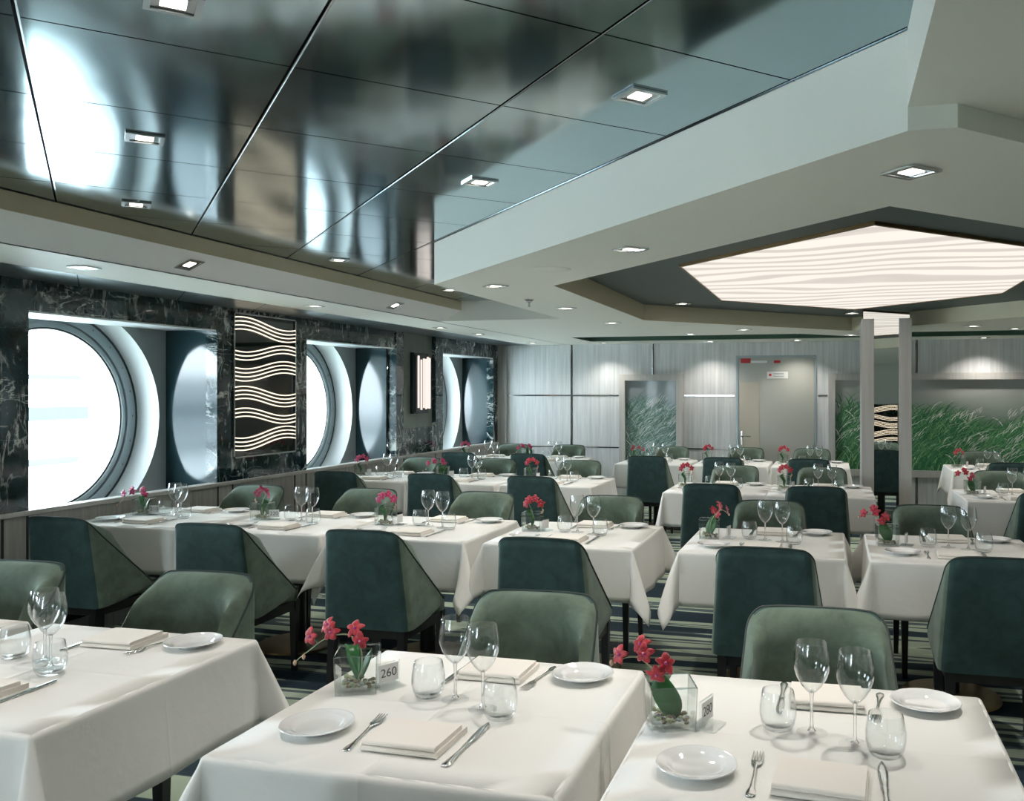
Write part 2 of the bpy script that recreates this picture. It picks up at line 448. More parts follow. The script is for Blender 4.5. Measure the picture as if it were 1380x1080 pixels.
# C level : white ceiling
slot0, slot1 = 10.07, 10.95
Bout = [(-2.2,4.52),(.17,2.14),(.28,2.14),(2.6,4.46),(2.6,7.42),(.28,9.74),(.17,9.74),(-2.2,7.40)]
Cpoly = [(-3.61,YE),(-2.2,YE),(-2.2,7.40),(.17,9.74),(.28,9.74),(2.6,7.42),(2.6,4.46),(.28,2.14),(.17,2.14),(.17,YF),(XR,YF),(XR,YB),(-3.61,YB)]
b = MB(); b.fill(Cpoly, [[(-3.09,slot0),(XR-.5,slot0),(XR-.5,slot1),(-3.09,slot1)]], ZC)
b.add([(.17,YF,ZC),(.17,2.14,ZC),(.17,2.14,ZM+.03),(.17,YF,ZM+.03)], [(0,1,2,3)])
b.add([(XF,YE,ZC),(-2.2,YE,ZC),(-2.2,YE,ZM+.03),(XF,YE,ZM+.03)], [(3,2,1,0)])
b.add([(-3.62,YE,ZC),(XF,YE,ZC),(XF,YE,ZM),(-3.62,YE,ZM)], [(0,1,2,3)])
struct(b.build('ceiling', M['paint'], smooth=0))
b = MB(); b.box(-3.09, XR-.5, slot0, slot1, ZC+.005, ZC+.16); b.f = b.f[1:]; b.m = b.m[1:]
b.f = [tuple(reversed(f)) for f in b.f]
struct(b.build('trim_5', M['greenslot'], smooth=0))
# B level : lowered octagon ring with hexagonal recess
hexo = [(-1.56,4.74),(.18,2.99),(1.92,4.74),(1.92,7.18),(.18,8.92),(-1.56,7.18)]
b = MB(); b.fill(Bout, [hexo], ZB)
n = len(Bout)
for i in range(n):
    (x0,y0),(x1,y1) = Bout[i], Bout[(i+1)%n]
    zt_ = ZM-.003 if i in (0,7) else ZC+.02
    b.add([(x0,y0,ZB),(x1,y1,ZB),(x1,y1,zt_),(x0,y0,zt_)], [(0,1,2,3)])
struct(b.build('ceiling', M['paint'], smooth=0))
b = MB()
for i in range(6):
    (x0,y0),(x1,y1) = hexo[i], hexo[(i+1)%6]
    b.add([(x0,y0,ZB),(x1,y1,ZB),(x1,y1,ZT),(x0,y0,ZT)], [(0,3,2,1)])
struct(b.build('trim_6', M['paint2'], smooth=0))
b = MB(); b.fill(hexo, [], ZT); struct(b.build('ceiling', M['recess'], smooth=0))
# sloped soffit along the windows, slot, flat strip, metal strip
b = MB()
zf = EYE+.768
b.add([(XF,YF,zf),(XF,YE,zf),(-3.60,YE,ZC),(-3.60,YF,ZC)], [(0,1,2,3)])
struct(b.build('ceiling', M['soffit'], smooth=0))
b = MB()
b.add([(-3.63,YF,ZC),(-3.63,YB,ZC),(-4.16,YB,ZC),(-4.16,YF,ZC)], [(0,1,2,3)])
struct(b.build('ceiling', M['paint'], smooth=0))
b = MB(); b.box(-3.64,-3.595,YF,YB,ZC+.012,ZC+.03); struct(b.build('trim_7', M['gap']))
b = MB(); b.add([(XF,YF,zf),(XF,YE,zf),(XF,YE,ZM-.004),(XF,YF,ZM-.004)], [(3,2,1,0)]); struct(b.build('trim_8', M['paint2']))
b = MB(); y = 2.0
for k in range(-5, 14):
    y0 = 4.02+k*.845
    p = [(-4.164,y0+.004),(-4.164,y0+.841),(XW,y0+.841+.476),(XW,y0+.004+.476)]
    p = [(x, min(yy,YB)) for x, yy in p]
    if p[0][1] >= YB-.1: continue
    b.add([(x,yy,ZC+.001) for x, yy in p], [(0,1,2,3)])
struct(b.build('trim_9', M['greystrip'], smooth=0))
b = MB()
b.add([(-4.16,YF,ZC+.01),(-4.16,YB,ZC+.01),(XW-.02,YB,ZC+.01),(XW-.02,YF,ZC+.01)], [(0,1,2,3)])
struct(b.build('trim_16', M['gap'], smooth=0))

# ------------------------------------------------------------------ luminous hexagon
hx = [(-.86,5.0),(.175,3.96),(1.21,5.0),(1.21,6.90),(.175,7.93),(-.86,6.90)]
L0 = empty('ceiling_light_panel', (.175,5.95,ZT-.012))
b = MB(); b.fill(hx, [], 0); b.v = [(x-.175,y-5.95,z) for x,y,z in b.v]
b.build('diffuser', M['panel'], L0, smooth=0)
b = MB()
for i in range(6):
    (x0,y0),(x1,y1) = hx[i], hx[(i+1)%6]
    f = 1.012
    q = lambda x,y,k,z: ((x-.175)*k,(y-5.95)*k,z)
    b.add([q(x0,y0,1,-.004),q(x1,y1,1,-.004),q(x1,y1,f,-.004),q(x0,y0,f,-.004),q(x0,y0,1,.0115),q(x1,y1,1,.0115),q(x1,y1,f,.0115),q(x0,y0,f,.0115)],
          [(0,3,2,1),(4,5,6,7),(0,1,5,4),(1,2,6,5),(2,3,7,6),(3,0,4,7)])
b.build('frame', M['bronze'], L0, smooth=0)
tag(L0, 'large glowing hexagonal light panel with wavy stripes in the dark ceiling recess', 'ceiling light')

# ------------------------------------------------------------------ left wall with portholes
bays = [-4.26, -1.46, 1.34, 4.14, 6.94, 9.77]  # first two portholes sit behind the camera, added for fill daylight
bw = 1.62
XP = -5.11; NT = EYE+.49     # niche back plane and niche top
b = MB()       # wainscot
b.box(XW-.06, XW, YF, YB, 0, SILL-.03)
struct(b.build('wall_left', M['wood2']))
b = MB()
for y in (-.1, .16, 1.2, 2.96, 3.15, 3.97, 4.13, 5.77, 5.94, 6.76, 6.93, 8.61, 8.77, 9.57, 9.76): b.box(XW-.002, XW+.002, y-.008, y+.008, 0, SILL-.03)
struct(b.build('trim_10', M['gap']))
b = MB(); b.box(XW-.08, XW+.012, YF, YB, SILL-.03, SILL); struct(b.build('trim_11', M['frame'], bevel=(.004,1)))
b = MB()
for y0 in bays: b.box(XW+.001, XW+.004, y0+.05, y0+bw-.05, .12, .63)
struct(b.build('trim_12', M['black']))
b = MB()
for y0 in bays:
    for (p,q,z0,z1) in ((y0+.02,y0+bw-.02,.63,.655),(y0+.02,y0+.05,.1,.655),(y0+bw-.05,y0+bw-.02,.1,.655)):
        b.box(XW+.001, XW+.014, p, q, z0, z1)
struct(b.build('trim_13', M['wood2']))
# marble surround
b = MB()
ys = sorted(bays)
pil = [(YF,-4.26),(-2.64,-1.46),(.16,.34),(.34,1.16),(1.16,1.34),(2.96,3.14),(3.96,4.14),(5.76,5.94),(6.76,6.94),(8.60,8.77),(9.57,9.77),(11.39,11.56)]
for p, q in pil: b.box(XW-.10, XW, p, q, SILL, ZC+.02)
for y0 in ys: b.box(XW-.10, XW, y0, y0+bw, NT, ZC+.02)
struct(b.build('wall_left', M['marble']))
b = MB()      # marble under the wave panel / sconce mirror skirt
b.box(XW-.10, XW, 5.94, 6.76, SILL, EYE-.525); b.box(XW-.10, XW, 5.94, 6.76, EYE+.645, ZC+.02); b.box(XW-.10, XW, 8.77, 9.57, SILL, EYE-.40); b.box(XW-.10, XW, 3.14, 3.96, SILL, EYE-.4)
struct(b.build('wall_left', M['marble']))
b = MB(); b.box(XW-.12, XW-.05, 8.77, 9.57, SILL, ZC+.02); b.box(XW-.12, XW-.05, 3.14, 3.96, SILL, ZC+.02)
struct(b.build('wall_left', M['greenwall']))
# led line under the niche heads
b = MB()
for y0 in ys: b.box(XW-.03, XW-.002, y0+.01, y0+bw-.01, NT-.012, NT-.001)
struct(b.build('trim_14', M['white']))
def ring(b, x0, r0, x1, r1, cy, cz, n=64, mi=0):
    rows = [[(x, cy+r*cos(2*pi*k/n), cz+r*sin(2*pi*k/n)) for k in range(n)] for x, r in ((x0,r0),(x1,r1))]
    b.grid(rows, mi, wrap=True)
CZ = EYE-.18; RR = .79
for wi, y0 in enumerate(ys):
    cy = y0+.76
    w = MB()
    # lining panel with a round opening (in the plane x = XP)
    sq = [(y0-.2,SILL-.35),(y0+bw,SILL-.35),(y0+bw,NT+.12),(y0-.2,NT+.12)]
    circ = [(cy+RR*cos(2*pi*k/64), CZ+RR*sin(2*pi*k/64)) for k in range(64)]
    circ = [(min(max(p,y0-.199),y0+bw-.001), min(q,NT+.119)) for p,q in circ]
    st = len(w.v); w.fill(sq, [circ], 0, 0, up=True)
    w.v[st:] = [(XP, x, y) for x, y, z in w.v[st:]]
    win = struct(w.build('window_%d' % (wi+1), M['greypan'], smooth=0))
    t = MB(); ring(t, XP, RR, XP-.21, RR-.005, cy, CZ); t.build('white_tube', M['white'], win)
    f = MB()
    prof = [(XP-.21,RR),(XP-.20,RR-.004),(XP-.20,RR-.10),(XP-.215,RR-.105),(XP-.215,RR-.12),(XP-.20,RR-.123),(XP-.20,RR-.15)]
    for (xa,ra),(xb,rb) in zip(prof, prof[1:]): ring(f, xa, ra, xb, rb, cy, CZ)
    for k in range(24):
        a = 2*pi*k/24
        f.obox(Matrix.Translation((XP-.196, cy+(RR-.05)*cos(a), CZ+(RR-.05)*sin(a))), .008, .014, .014)
    f.build('window_frame', M['ringm'], win)
    g = MB(); ring(g, XP-.199, RR-.008, XP-.199, RR-.026, cy, CZ); ring(g, XP-.21, RR-.15, XP-.21, RR-.165, cy, CZ); g.build('gasket', M['rubber'], win)
    h = MB(); ring(h, XP-.20, RR-.15, XP-.50, RR-.17, cy, CZ); h.build('outer_tube', M['hull'], win)
    g = MB(); g.add([(XP-.30, cy+(RR-.15)*cos(2*pi*k/64), CZ+(RR-.15)*sin(2*pi*k/64)) for k in range(64)], [tuple(range(64))]); g.build('glass', M['pane'], win, smooth=0)
    # niche sides: reflective reveal + ceiling of the niche
    r = MB(); r.box(XP-.01, XW-.10, y0+bw, y0+bw+.02, SILL-.3, NT+.02); r.build('polished_reveal', M['reveal'], win, smooth=0)
    r = MB(); r.box(XP-.01, XW-.10, y0-.02, y0, SILL-.3, NT+.02); r.build('polished_reveal', M['reveal'], win, smooth=0)
    r = MB(); r.box(XP-.01, XW-.03, y0, y0+bw, NT, NT+.02); r.build('niche_head', M['white'], win, smooth=0)
    r = MB(); r.box(XP-.01, XW-.06, y0, y0+bw, SILL-.30, SILL-.28); r.build('niche_floor', M['white'], win, smooth=0)
# hull plate outside with round holes so only the portholes admit daylight
b = MB()
outer = [(YF-.3,-1),(YB+1,-1),(YB+1,3.2),(YF-.3,3.2)]
holes = [[(y0+.76+(RR-.165)*cos(2*pi*k/48), CZ+(RR-.165)*sin(2*pi*k/48)) for k in range(48)] for y0 in ys]
b.fill(outer, holes, 0, 0, up=True); b.v = [(XP-.5, x, y) for x, y, z in b.v]
struct(b.build('wall_left', M['hull'], smooth=0))
b = MB(); b.box(XW-1, XW-.0, YB, YB+.1, 0, 3); struct(b.build('wall_back', M['wood2']))

# ------------------------------------------------------------------ wave light panel and sconce
def wave_panel(loc, label, face=1, h=1.17, w=.82):
    root = empty('wave_light_panel', loc)
    p = MB(); p.box(-.02, 0, 0, w, 0, h); p.build('black_glass', M['blackglass'], root, smooth=0)
    p = MB()
    for a in ((0,.012,0,h),(w-.012,w,0,h),(0,w,0,.012),(0,w,h-.012,h)): p.box(-.02,.012,*a)
    p.build('frame', M['silver'], root, smooth=0)
    groups = [(.575,4,1),(.368,3,-1),(.231,4,-1),(.014,4,1),(-.163,3,1),(-.330,4,-1)]
    for z0, k, sg in groups:
        for i in range(k):
            zz = z0+.525-i*.0325
            pts = []
            for q in range(25):
                u = q/24
                pts.append((.011, .012+u*(w-.024), zz + sg*.038*cos(pi*(u-.14)/.68)))
            t = MB(); t.tube(pts, .0050, 6); t.build('light_strip', M['led'], root)
    tag(root, label, 'light panel'); return root
wave_panel((XW+.004, 5.94, EYE-.525), 'black glass panel with glowing wavy lines between the first two portholes')
wv = wave_panel((0,0,0), 'second black wave panel of glowing lines on the front wall')
wv.location = (1.45, YF+.03, .12); wv.rotation_euler = (0,0,R(90))
S0 = empty('wall_sconce', (XW-.05, 9.08, EYE-.20))
p = MB(); p.box(0,.05,-.06,.30,-.04,.66); p.box(.05,.075,-.06,-.045,-.02,.64); p.build('backplate', M['rubber'], S0)
for i in range(9):
    a = i/8; yy = .0+.28*a; xx = .075+.045*sin(pi*a)
    p = MB(); ln = .60 - .03*abs(sin(i*2.3)); z0 = .0+.025*abs(cos(i*1.7))
    p.tube([(xx,yy,z0),(xx,yy,z0+ln)], .012, 8); p.build('glass_rod', M['rod'], S0)
tag(S0, 'wall sconce of glowing glass rods on the grey green panel', 'wall light')

# ------------------------------------------------------------------ pictures
def grass_art(name, x0, x1, z0, z1, label, seed, blades, tone):
    rnd = random.Random(seed)
    root = empty(name, ((x0+x1)/2, YB, (z0+z1)/2))
    cx, cz = (x0+x1)/2, (z0+z1)/2
    fw = .085
    f = MB()
    for a in ((x0,x0+fw,z0,z1),(x1-fw,x1,z0,z1),(x0+fw,x1-fw,z0,z0+fw),(x0+fw,x1-fw,z1-fw,z1)):
        f.box(a[0]-cx,a[1]-cx,-.09,0,a[2]-cz,a[3]-cz)
    f.build('frame', M['frame'], root, smooth=0)
    g = MB()
    X0,X1,Z0,Z1 = x0+fw-cx, x1-fw-cx, z0+fw-cz, z1-fw-cz
    g.box(X0,X1,-.03,-.005,Z0,Z1,0)
    art = g.build('dusk_print', [tone[0]], root, smooth=0)
    g = MB(); W = X1-X0; H = Z1-Z0
    def ridge(u): return .72+.09*sin(u*2.2+.5)+.06*sin(u*5.1+1.3)
    for i in range(blades):
        layer = i/blades
        u = X0 + rnd.random()*W
        top = ridge((u-X0))*H*(1-.72*layer) * (.85+.25*rnd.random())
        ln = (.16+.22*rnd.random())*min(1,H)
        zb = Z0 + max(0, top-ln*.8)
        lean = (.55+.5*rnd.random()) if rnd.random() < .85 else -.5
        wdt = .004+.006*rnd.random()
        pts = []
        for k in range(6):
            t = k/5
            pts.append((u+lean*ln*(t**1.7)*.9, zb+ln*t*(1-.28*t*t)))
        r_ = rnd.random()
        head = rnd.random() < .03
        mi = 3 if head else (0 if r_ < .45 else (1 if r_ < .8 else 2))
        vs = []
        yy = -.0305-.0012*layer
        ok = True
        for k, (px, pz) in enumerate(pts):
            wk = wdt*(1-.85*k/5)+.0006
            if head: wk = wdt*(.2+1.0*(k/5))
            if not (X0 < px-wk and px+wk < X1 and Z0 < pz < Z1): ok = False
            vs += [(px-wk,yy,pz),(px+wk,yy,pz)]
        if not ok:
            if len(pts) and X0 < pts[0][0] < X1:
                vs = [(min(max(x,X0+.001),X1-.001), y, min(max(z,Z0+.001),Z1-.001)) for x,y,z in vs]
            else: continue
        g.add(vs, [(2*k,2*k+1,2*k+3,2*k+2) for k in range(5)], mi)
    for c_ in range(int(9*W)+4):
        u0 = X0+.05+rnd.random()*(W-.1); hz = Z0 + ridge(u0-X0)*H*(.22+.80*rnd.random()); sl_ = .5+.5*rnd.random()
        for q in range(16):
            px = u0+rnd.uniform(-.10,.10); pz = hz+(px-u0)*.5+rnd.uniform(-.035,.035); ln = .03+.05*rnd.random(); wd = .0022+.0025*rnd.random()
            a_, b_, c2 = (px,pz), (px+ln*.45*sl_,pz+ln*.62), (px+ln*1.05*sl_,pz+ln*.95)
            if not (X0 < a_[0]-wd and c2[0]+wd < X1 and Z0 < a_[1] and c2[1] < Z1): continue
            y_ = -.0322
            g.add([(a_[0]-wd*.4,y_,a_[1]),(a_[0]+wd*.4,y_,a_[1]),(b_[0]-wd,y_,b_[1]),(b_[0]+wd,y_,b_[1]),(c2[0]-wd*.5,y_,c2[1]),(c2[0]+wd*.5,y_,c2[1])], [(0,1,3,2),(2,3,5,4)], 3)
    g.build('grass_print', tone[1:], art, smooth=0)
    tag(root, label, 'picture'); return root
def mk_print(name, top, bot, coat=.5):
    m, nt, out = newmat(name); bb = pbsdf(nt, top, .35, coat=coat, coat_r=.04)
    t = nt.nodes.new('ShaderNodeTexCoord'); sp = nt.nodes.new('ShaderNodeSeparateXYZ')
    nt.links.new(t.outputs['Generated'], sp.inputs[0])
    nt.links.new(ramp(nt, sp.outputs['Z'], [(.28,bot),(.6,tuple((a*.55+c*.45) for a, c in zip(top,bot))),(1,top)]), bb.inputs['Base Color'])
    nt.links.new(bb.outputs[0], out.inputs[0]); return m
g1 = [mk_print('grassland_print', (.46,.46,.44), (.035,.15,.06)), plain('blade_dark', (.025,.14,.055), .4, coat=.3), plain('blade_mid', (.06,.24,.09), .4, coat=.3), plain('blade_light', (.22,.46,.20), .4, coat=.3), plain('blade_white', (.85,.85,.80), .4, coat=.3)]
g2 = [mk_print('grey_grass_print', (.30,.34,.35), (.05,.11,.095)), plain('blade_gdark', (.06,.16,.115), .4, coat=.3), plain('blade_gmid', (.22,.33,.30), .4, coat=.3), plain('blade_gpale', (.45,.56,.53), .4, coat=.3), plain('blade_gwhite', (.75,.82,.8), .4, coat=.3)]
grass_art('framed_picture', -2.85, -1.97, EYE-1.07, EYE+.25, 'tall framed picture of grey green grass left of the door', 3, 1500, g2)
grass_art('framed_picture', -.06, 3.4, EYE-1.07, EYE+.25, 'very wide framed picture of green windblown grass behind the mirror column', 5, 5200, g1)

# ------------------------------------------------------------------ mirrored column
cx0, cx1, cy0, cy1 = .255, .655, 7.98, 8.38
zp = EYE+.655
K = struct(MB().build('column', M['frame'])) if False else None
b = MB(); b.box(cx0+.012,cx1-.012,cy0+.012,cy1-.012,0,ZT)
K = struct(b.build('column', M['frame'], smooth=0))
b = MB()
b.box(cx0+.095,cx1-.095,cy0-.004,cy0+.012,0,zp); b.box(cx0+.095,cx1-.095,cy1-.012,cy1+.004,0,zp)
b.box(cx0-.004,cx0+.012,cy0+.095,cy1-.095,0,zp); b.box(cx1-.012,cx1+.004,cy0+.095,cy1-.095,0,zp)
b.build('mirror_panel', M['mirror'], K, smooth=0)
b = MB(); b.box(cx0+.012,cx1-.012,cy0+.004,cy0+.012,zp,ZT); b.box(cx0+.012,cx1-.012,cy1-.012,cy1-.004,zp,ZT)
b.box(cx0+.004,cx0+.012,cy0+.012,cy1-.012,zp,ZT); b.box(cx1-.012,cx1-.004,cy0+.012,cy1-.012,zp,ZT)
b.build('mirror_head', M['mirror'], K, smooth=0)
for x0, x1 in ((cx0-.012,cx0+.095),(cx1-.095,cx1+.012)):
    for y0, y1 in ((cy0-.012,cy0+.095),(cy1-.095,cy1+.012)):
        b = MB(); b.box(x0,x1,y0,y1,0,zp); b.build('corner_post', M['frame'], K, smooth=0, bevel=(.003,1))

# ------------------------------------------------------------------ downlights, speakers, detector, sprinkler
spots = []
def make_dl(sq=True):
    root = empty('downlight')
    b = MB(); h = .058; i = .044
    for x0,x1,y0,y1 in ((-h,h,-h,-i),(-h,h,i,h),(-h,-i,-i,i),(i,h,-i,i)): b.box(x0,x1,y0,y1,-.006,.0)
    b.build('trim_frame', M['silver'], root, smooth=0)
    b = MB(); b.box(-i,i,-i,i,-.002,.0); b.f = b.f[:1]+b.f[2:]; b.m = b.m[1:]
    b.v = []; b.f = []; b.m = []
    b.add([(-i,-i,-.003),(i,-i,-.003),(i,i,-.003),(-i,i,-.003),(-.012,-.012,-.0012),(.012,-.012,-.0012),(.012,.012,-.0012),(-.012,.012,-.0012)],
          [(0,4,5,1),(1,5,6,2),(2,6,7,3),(3,7,4,0)])
    b.build('reflector', M['chrome'], root, smooth=0)
    b = MB(); b.add([(-.026,-.026,-.0035),(.026,-.026,-.0035),(.026,.026,-.0035),(-.026,.026,-.0035)], [(0,3,2,1)]); b.build('lens', M['lens'], root, smooth=0)
    return root
DL = Proto(make_dl())
mpts = [(-1.40,1.60),(-2.24,2.43),(-3.06,3.27),(-.54,2.43),(-1.39,3.27),(-3.08,4.96),(-3.09,6.64),(-.55,.75),(-2.24,.75),(-3.06,1.58)]
names = ['dark metal ceiling, above the front middle table','dark metal ceiling, in the reflection of the first porthole','dark metal ceiling, lowest by the soffit on the left','dark metal ceiling, by the pale fascia, larger','dark metal ceiling, by the pale fascia, smaller','dark metal ceiling, below the second porthole reflection','far tip of the dark metal ceiling','metal ceiling overhead, right of the first tile seam','metal ceiling overhead, second from window','metal ceiling overhead, beside the window soffit']
for (x,y), nm in zip(mpts, names): DL.place((x,y,ZM-.001), R(45), 'square downlight set in the '+nm, 'downlight', 'metal ceiling downlights')
bp = [(.21,2.53,'near tip of the pale octagonal ring'),(-.84,3.60,'pale ring, middle of its near left edge'),(-1.88,4.65,'pale ring, at its left corner'),(-1.88,6.0,'pale ring, left side by the sprinkler'),(-1.88,7.36,'pale ring, far left corner'),(-.84,8.45,'pale ring, far edge left of the detector'),(.18,9.50,'pale ring, behind the mirror column'),(1.24,8.5,'pale ring, far edge right of the column'),(2.25,7.4,'pale ring, far right corner'),(1.3,3.65,'pale ring, near right edge')]
for x,y,nm in bp: DL.place((x,y,ZB-.001), R(45), 'square downlight in the '+nm, 'downlight', 'ring downlights')
cp = [(-1.58,9.76,'by the green slot above the left picture'),(-1.56,11.25,'close to the wall above the left picture'),(1.78,11.28,'close to the wall above the wide picture'),(1.84,9.75,'by the green slot right of the column'),(-3.0,11.25,'close to the wall left of the tall picture'),(-.45,11.25,'close to the wall above the grey door'),(3.0,11.28,'close to the wall at the far right')]
for x,y,nm in cp: DL.place((x,y,ZC-.001), 0, 'square downlight in the white ceiling '+nm, 'downlight', 'white ceiling downlights')
for x,y,nm in ((-1.22,7.17,'far left of the glowing panel'),(.17,8.42,'between glowing panel and mirror column')): DL.place((x,y,ZT-.001), R(45), 'square downlight in the dark recess '+nm, 'downlight', 'recess downlights')
lp = [(-3.88,3.79,'above the first porthole'),(-3.88,5.9,'above the wavy panel'),(-3.93,8.2,'before the sconce'),(-3.93,9.2,'beside the sconce'),(-3.93,11.0,'above the third porthole'),(-3.88,1.6,'nearest to the camera')]
for x,y,nm in lp: DL.place((x,y,ZC-.001), 0, 'small downlight in the window soffit '+nm, 'downlight', 'soffit downlights')
sl = math.atan2(.096,.235)
for y,nm in ((4.11,'over the wavy panel side'),(6.45,'past the second porthole'),(1.8,'nearest the camera')):
    o = DL.place((-3.49,y,EYE+.719), 0, 'downlight in the sloping soffit '+nm, 'downlight', 'sloping soffit downlights'); o.rotation_euler = (0,-sl,0)
for x,y,nm in ((-1.36,4.11,'left corner of the pale ring, near'),(-1.34,7.85,'far left of the pale ring')):
    b = MB(); b.lathe([(0,-.004),(.085,-.004),(.095,-.001),(.095,0)], 32); o = b.build('ceiling_speaker', M['paint'], loc=(x,y,ZB-.0005)); tag(o, 'flush round speaker disc at the '+nm, 'speaker')
b = MB(); b.lathe([(0,-.055),(.012,-.05),(.035,-.035),(.055,-.012),(.062,0),(0,0)], 24); o = b.build('smoke_detector', M['white'], loc=(-.36,9.3,ZC)); tag(o, 'white dome smoke detector under the pale ceiling above the door', 'smoke detector')
b = MB(); b.lathe([(0,-.05),(.008,-.05),(.006,-.02),(.02,-.018),(.02,-.012),(.032,-.004),(.032,0),(0,0)], 16); o = b.build('sprinkler', M['chrome'], loc=(-1.95,5.41,ZB+.002)); tag(o, 'chrome sprinkler head on the pale ring', 'sprinkler')

# ------------------------------------------------------------------ chair
def chair_shell():
    b = MB(); r = .042; yf = .13; zt = .88
    nb, na, nw = 5, 6, 11
    def wid(z): return .238 - .030*max(0,(z-.44)/.44)
    def yr(z): return -.225 - .045*max(0,(z-.39)/.49)
    def plan(i, z):
        w = wid(z); y0 = yr(z); ib = i
        if ib <= nb: x = (w-r)*ib/nb; return (x, y0), (0,1)
        ib -= nb
        if ib <= na:
            a = pi/2*ib/na; return (w-r+r*sin(a), y0+r-r*cos(a)), (-sin(a), cos(a))
        ib -= na; t = ib/nw
        y = y0+r+(yf-y0-r)*t
        return (w+.008*t, y), (-1, 0)
    def hb(i):
        if i <= nb: return zt-.006*(i/nb)**4, .39
        if i <= nb+na:
            t = (i-nb)/na; return zt-.006-.062*t**1.6, .39+.004*t
        t = (i-nb-na)/nw; return .812-.335*t**.93, .394+.062*t**1.5
    N = nb+na+nw
    idx = list(range(-N, N+1)); K = 10
    def plan_in(i, z):
        w = wid(z)-.030; y0 = yr(z)+.058; Rn = .12
        if i <= nb: return ((w-Rn)*i/nb, y0)
        if i <= nb+na:
            a = pi/2*(i-nb)/na; return (w-Rn+Rn*sin(a), y0+Rn-Rn*cos(a))
        t = (i-nb-na)/nw; y = y0+Rn+(yf-y0-Rn)*t
        return (w+.014*t, y)
    def pt(i, v, q=0):
        h, lo = hb(abs(i)); z = lo+(h-lo)*v; sg = 1 if i >= 0 else -1
        (x,y), n = plan(abs(i), z)
        if q > 0:
            xi, yi = plan_in(abs(i), z); x, y = x+(xi-x)*q, y+(yi-y)*q
        return (sg*x, y, z)
    def qq(i, v):
        h, lo = hb(abs(i)); d_ = (1-v)*(h-lo); q_ = min(1, d_/.06)
        return .16+.84*math.sqrt(max(0,1-(1-q_)**2))
    rows = [[pt(i, v/K) for i in idx] for v in range(K+1)]
    rows.append([(lambda p:(p[0],p[1],p[2]+.003))(pt(i,1,.05)) for i in idx])
    rows += [[pt(i, v, qq(i, v)) for i in idx] for v in (1,.995,.985,.97,.95,.92,.88,.84,.75,.6,.45,.3,.15,0)]
    rows.append(rows[0])
    c0, c1 = N-nb-na//2, N+nb+na//2          # columns of the flat back panel
    ro = rows[:13]
    b.grid([r_[c0:c1+1] for r_ in ro], 0); b.grid([r_[:c0+1] for r_ in ro], 1); b.grid([r_[c1:] for r_ in ro], 1); b.grid(rows[12:], 1)
    # close the wing fronts
    for e in (0, len(idx)-1):
        col = [r_[e] for r_ in rows[:-1]]
        b.add(col, [tuple(range(len(col)))], 1)
    edge_o = [(lambda p:(p[0],p[1],p[2]+.002))(pt(i,1,.03)) for i in idx]
    edge_i = []
    return b, edge_o, edge_i
def make_chair():
    root = empty('dining_chair')
    b, eo, ei = chair_shell()
    b.build('backrest', [M['velvet'], M['velvet2']], root, smooth=60, merge=.0005)
    p = MB(); p.tube(eo, .0046, 6); p.build('piping', M['piping'], root)
    out = [(-.18,-.19),(.18,-.19),(.186,.09),(.212,.14),(.216,.2),(.2,.228),(.17,.24),(-.17,.24),(-.2,.228),(-.216,.2),(-.212,.14),(-.186,.09)]
    s_ = MB(); s_.prism(out, .395, .468); st = s_.build('seat', M['velvet2'], root, smooth=50, bevel=(.014,3))
    p = MB(); p.tube([(x*1.0,y*1.0,.464) for x,y in out], .0042, 6, closed=True); p.build('piping', M['piping'], st)
    f = MB()
    f.box(-.19,.19,.19,.222,.345,.395); f.box(-.19,.19,-.2,-.17,.345,.395); f.box(-.205,-.17,-.19,.2,.345,.395); f.box(.17,.205,-.19,.2,.345,.395)
    f.build('seat_frame', M['legs'], root, smooth=0)
    for sx in (-1,1):
        for sy in (1,-1):
            l = MB(); x = sx*.19; y = .205 if sy > 0 else -.195; yb = y+(.0 if sy > 0 else -.05)
            a, c = .02, .013
            l.add([(x-a,y-a,.40),(x+a,y-a,.40),(x+a,y+a,.40),(x-a,y+a,.40),(x-c,yb-c,0),(x+c,yb-c,0),(x+c,yb+c,0),(x-c,yb+c,0)],
                  [(0,1,2,3),(7,6,5,4),(4,5,1,0),(5,6,2,1),(6,7,3,2),(7,4,0,3)])
            l.build('leg', M['legs'], root, smooth=0)
    return root
CH = Proto(make_chair())

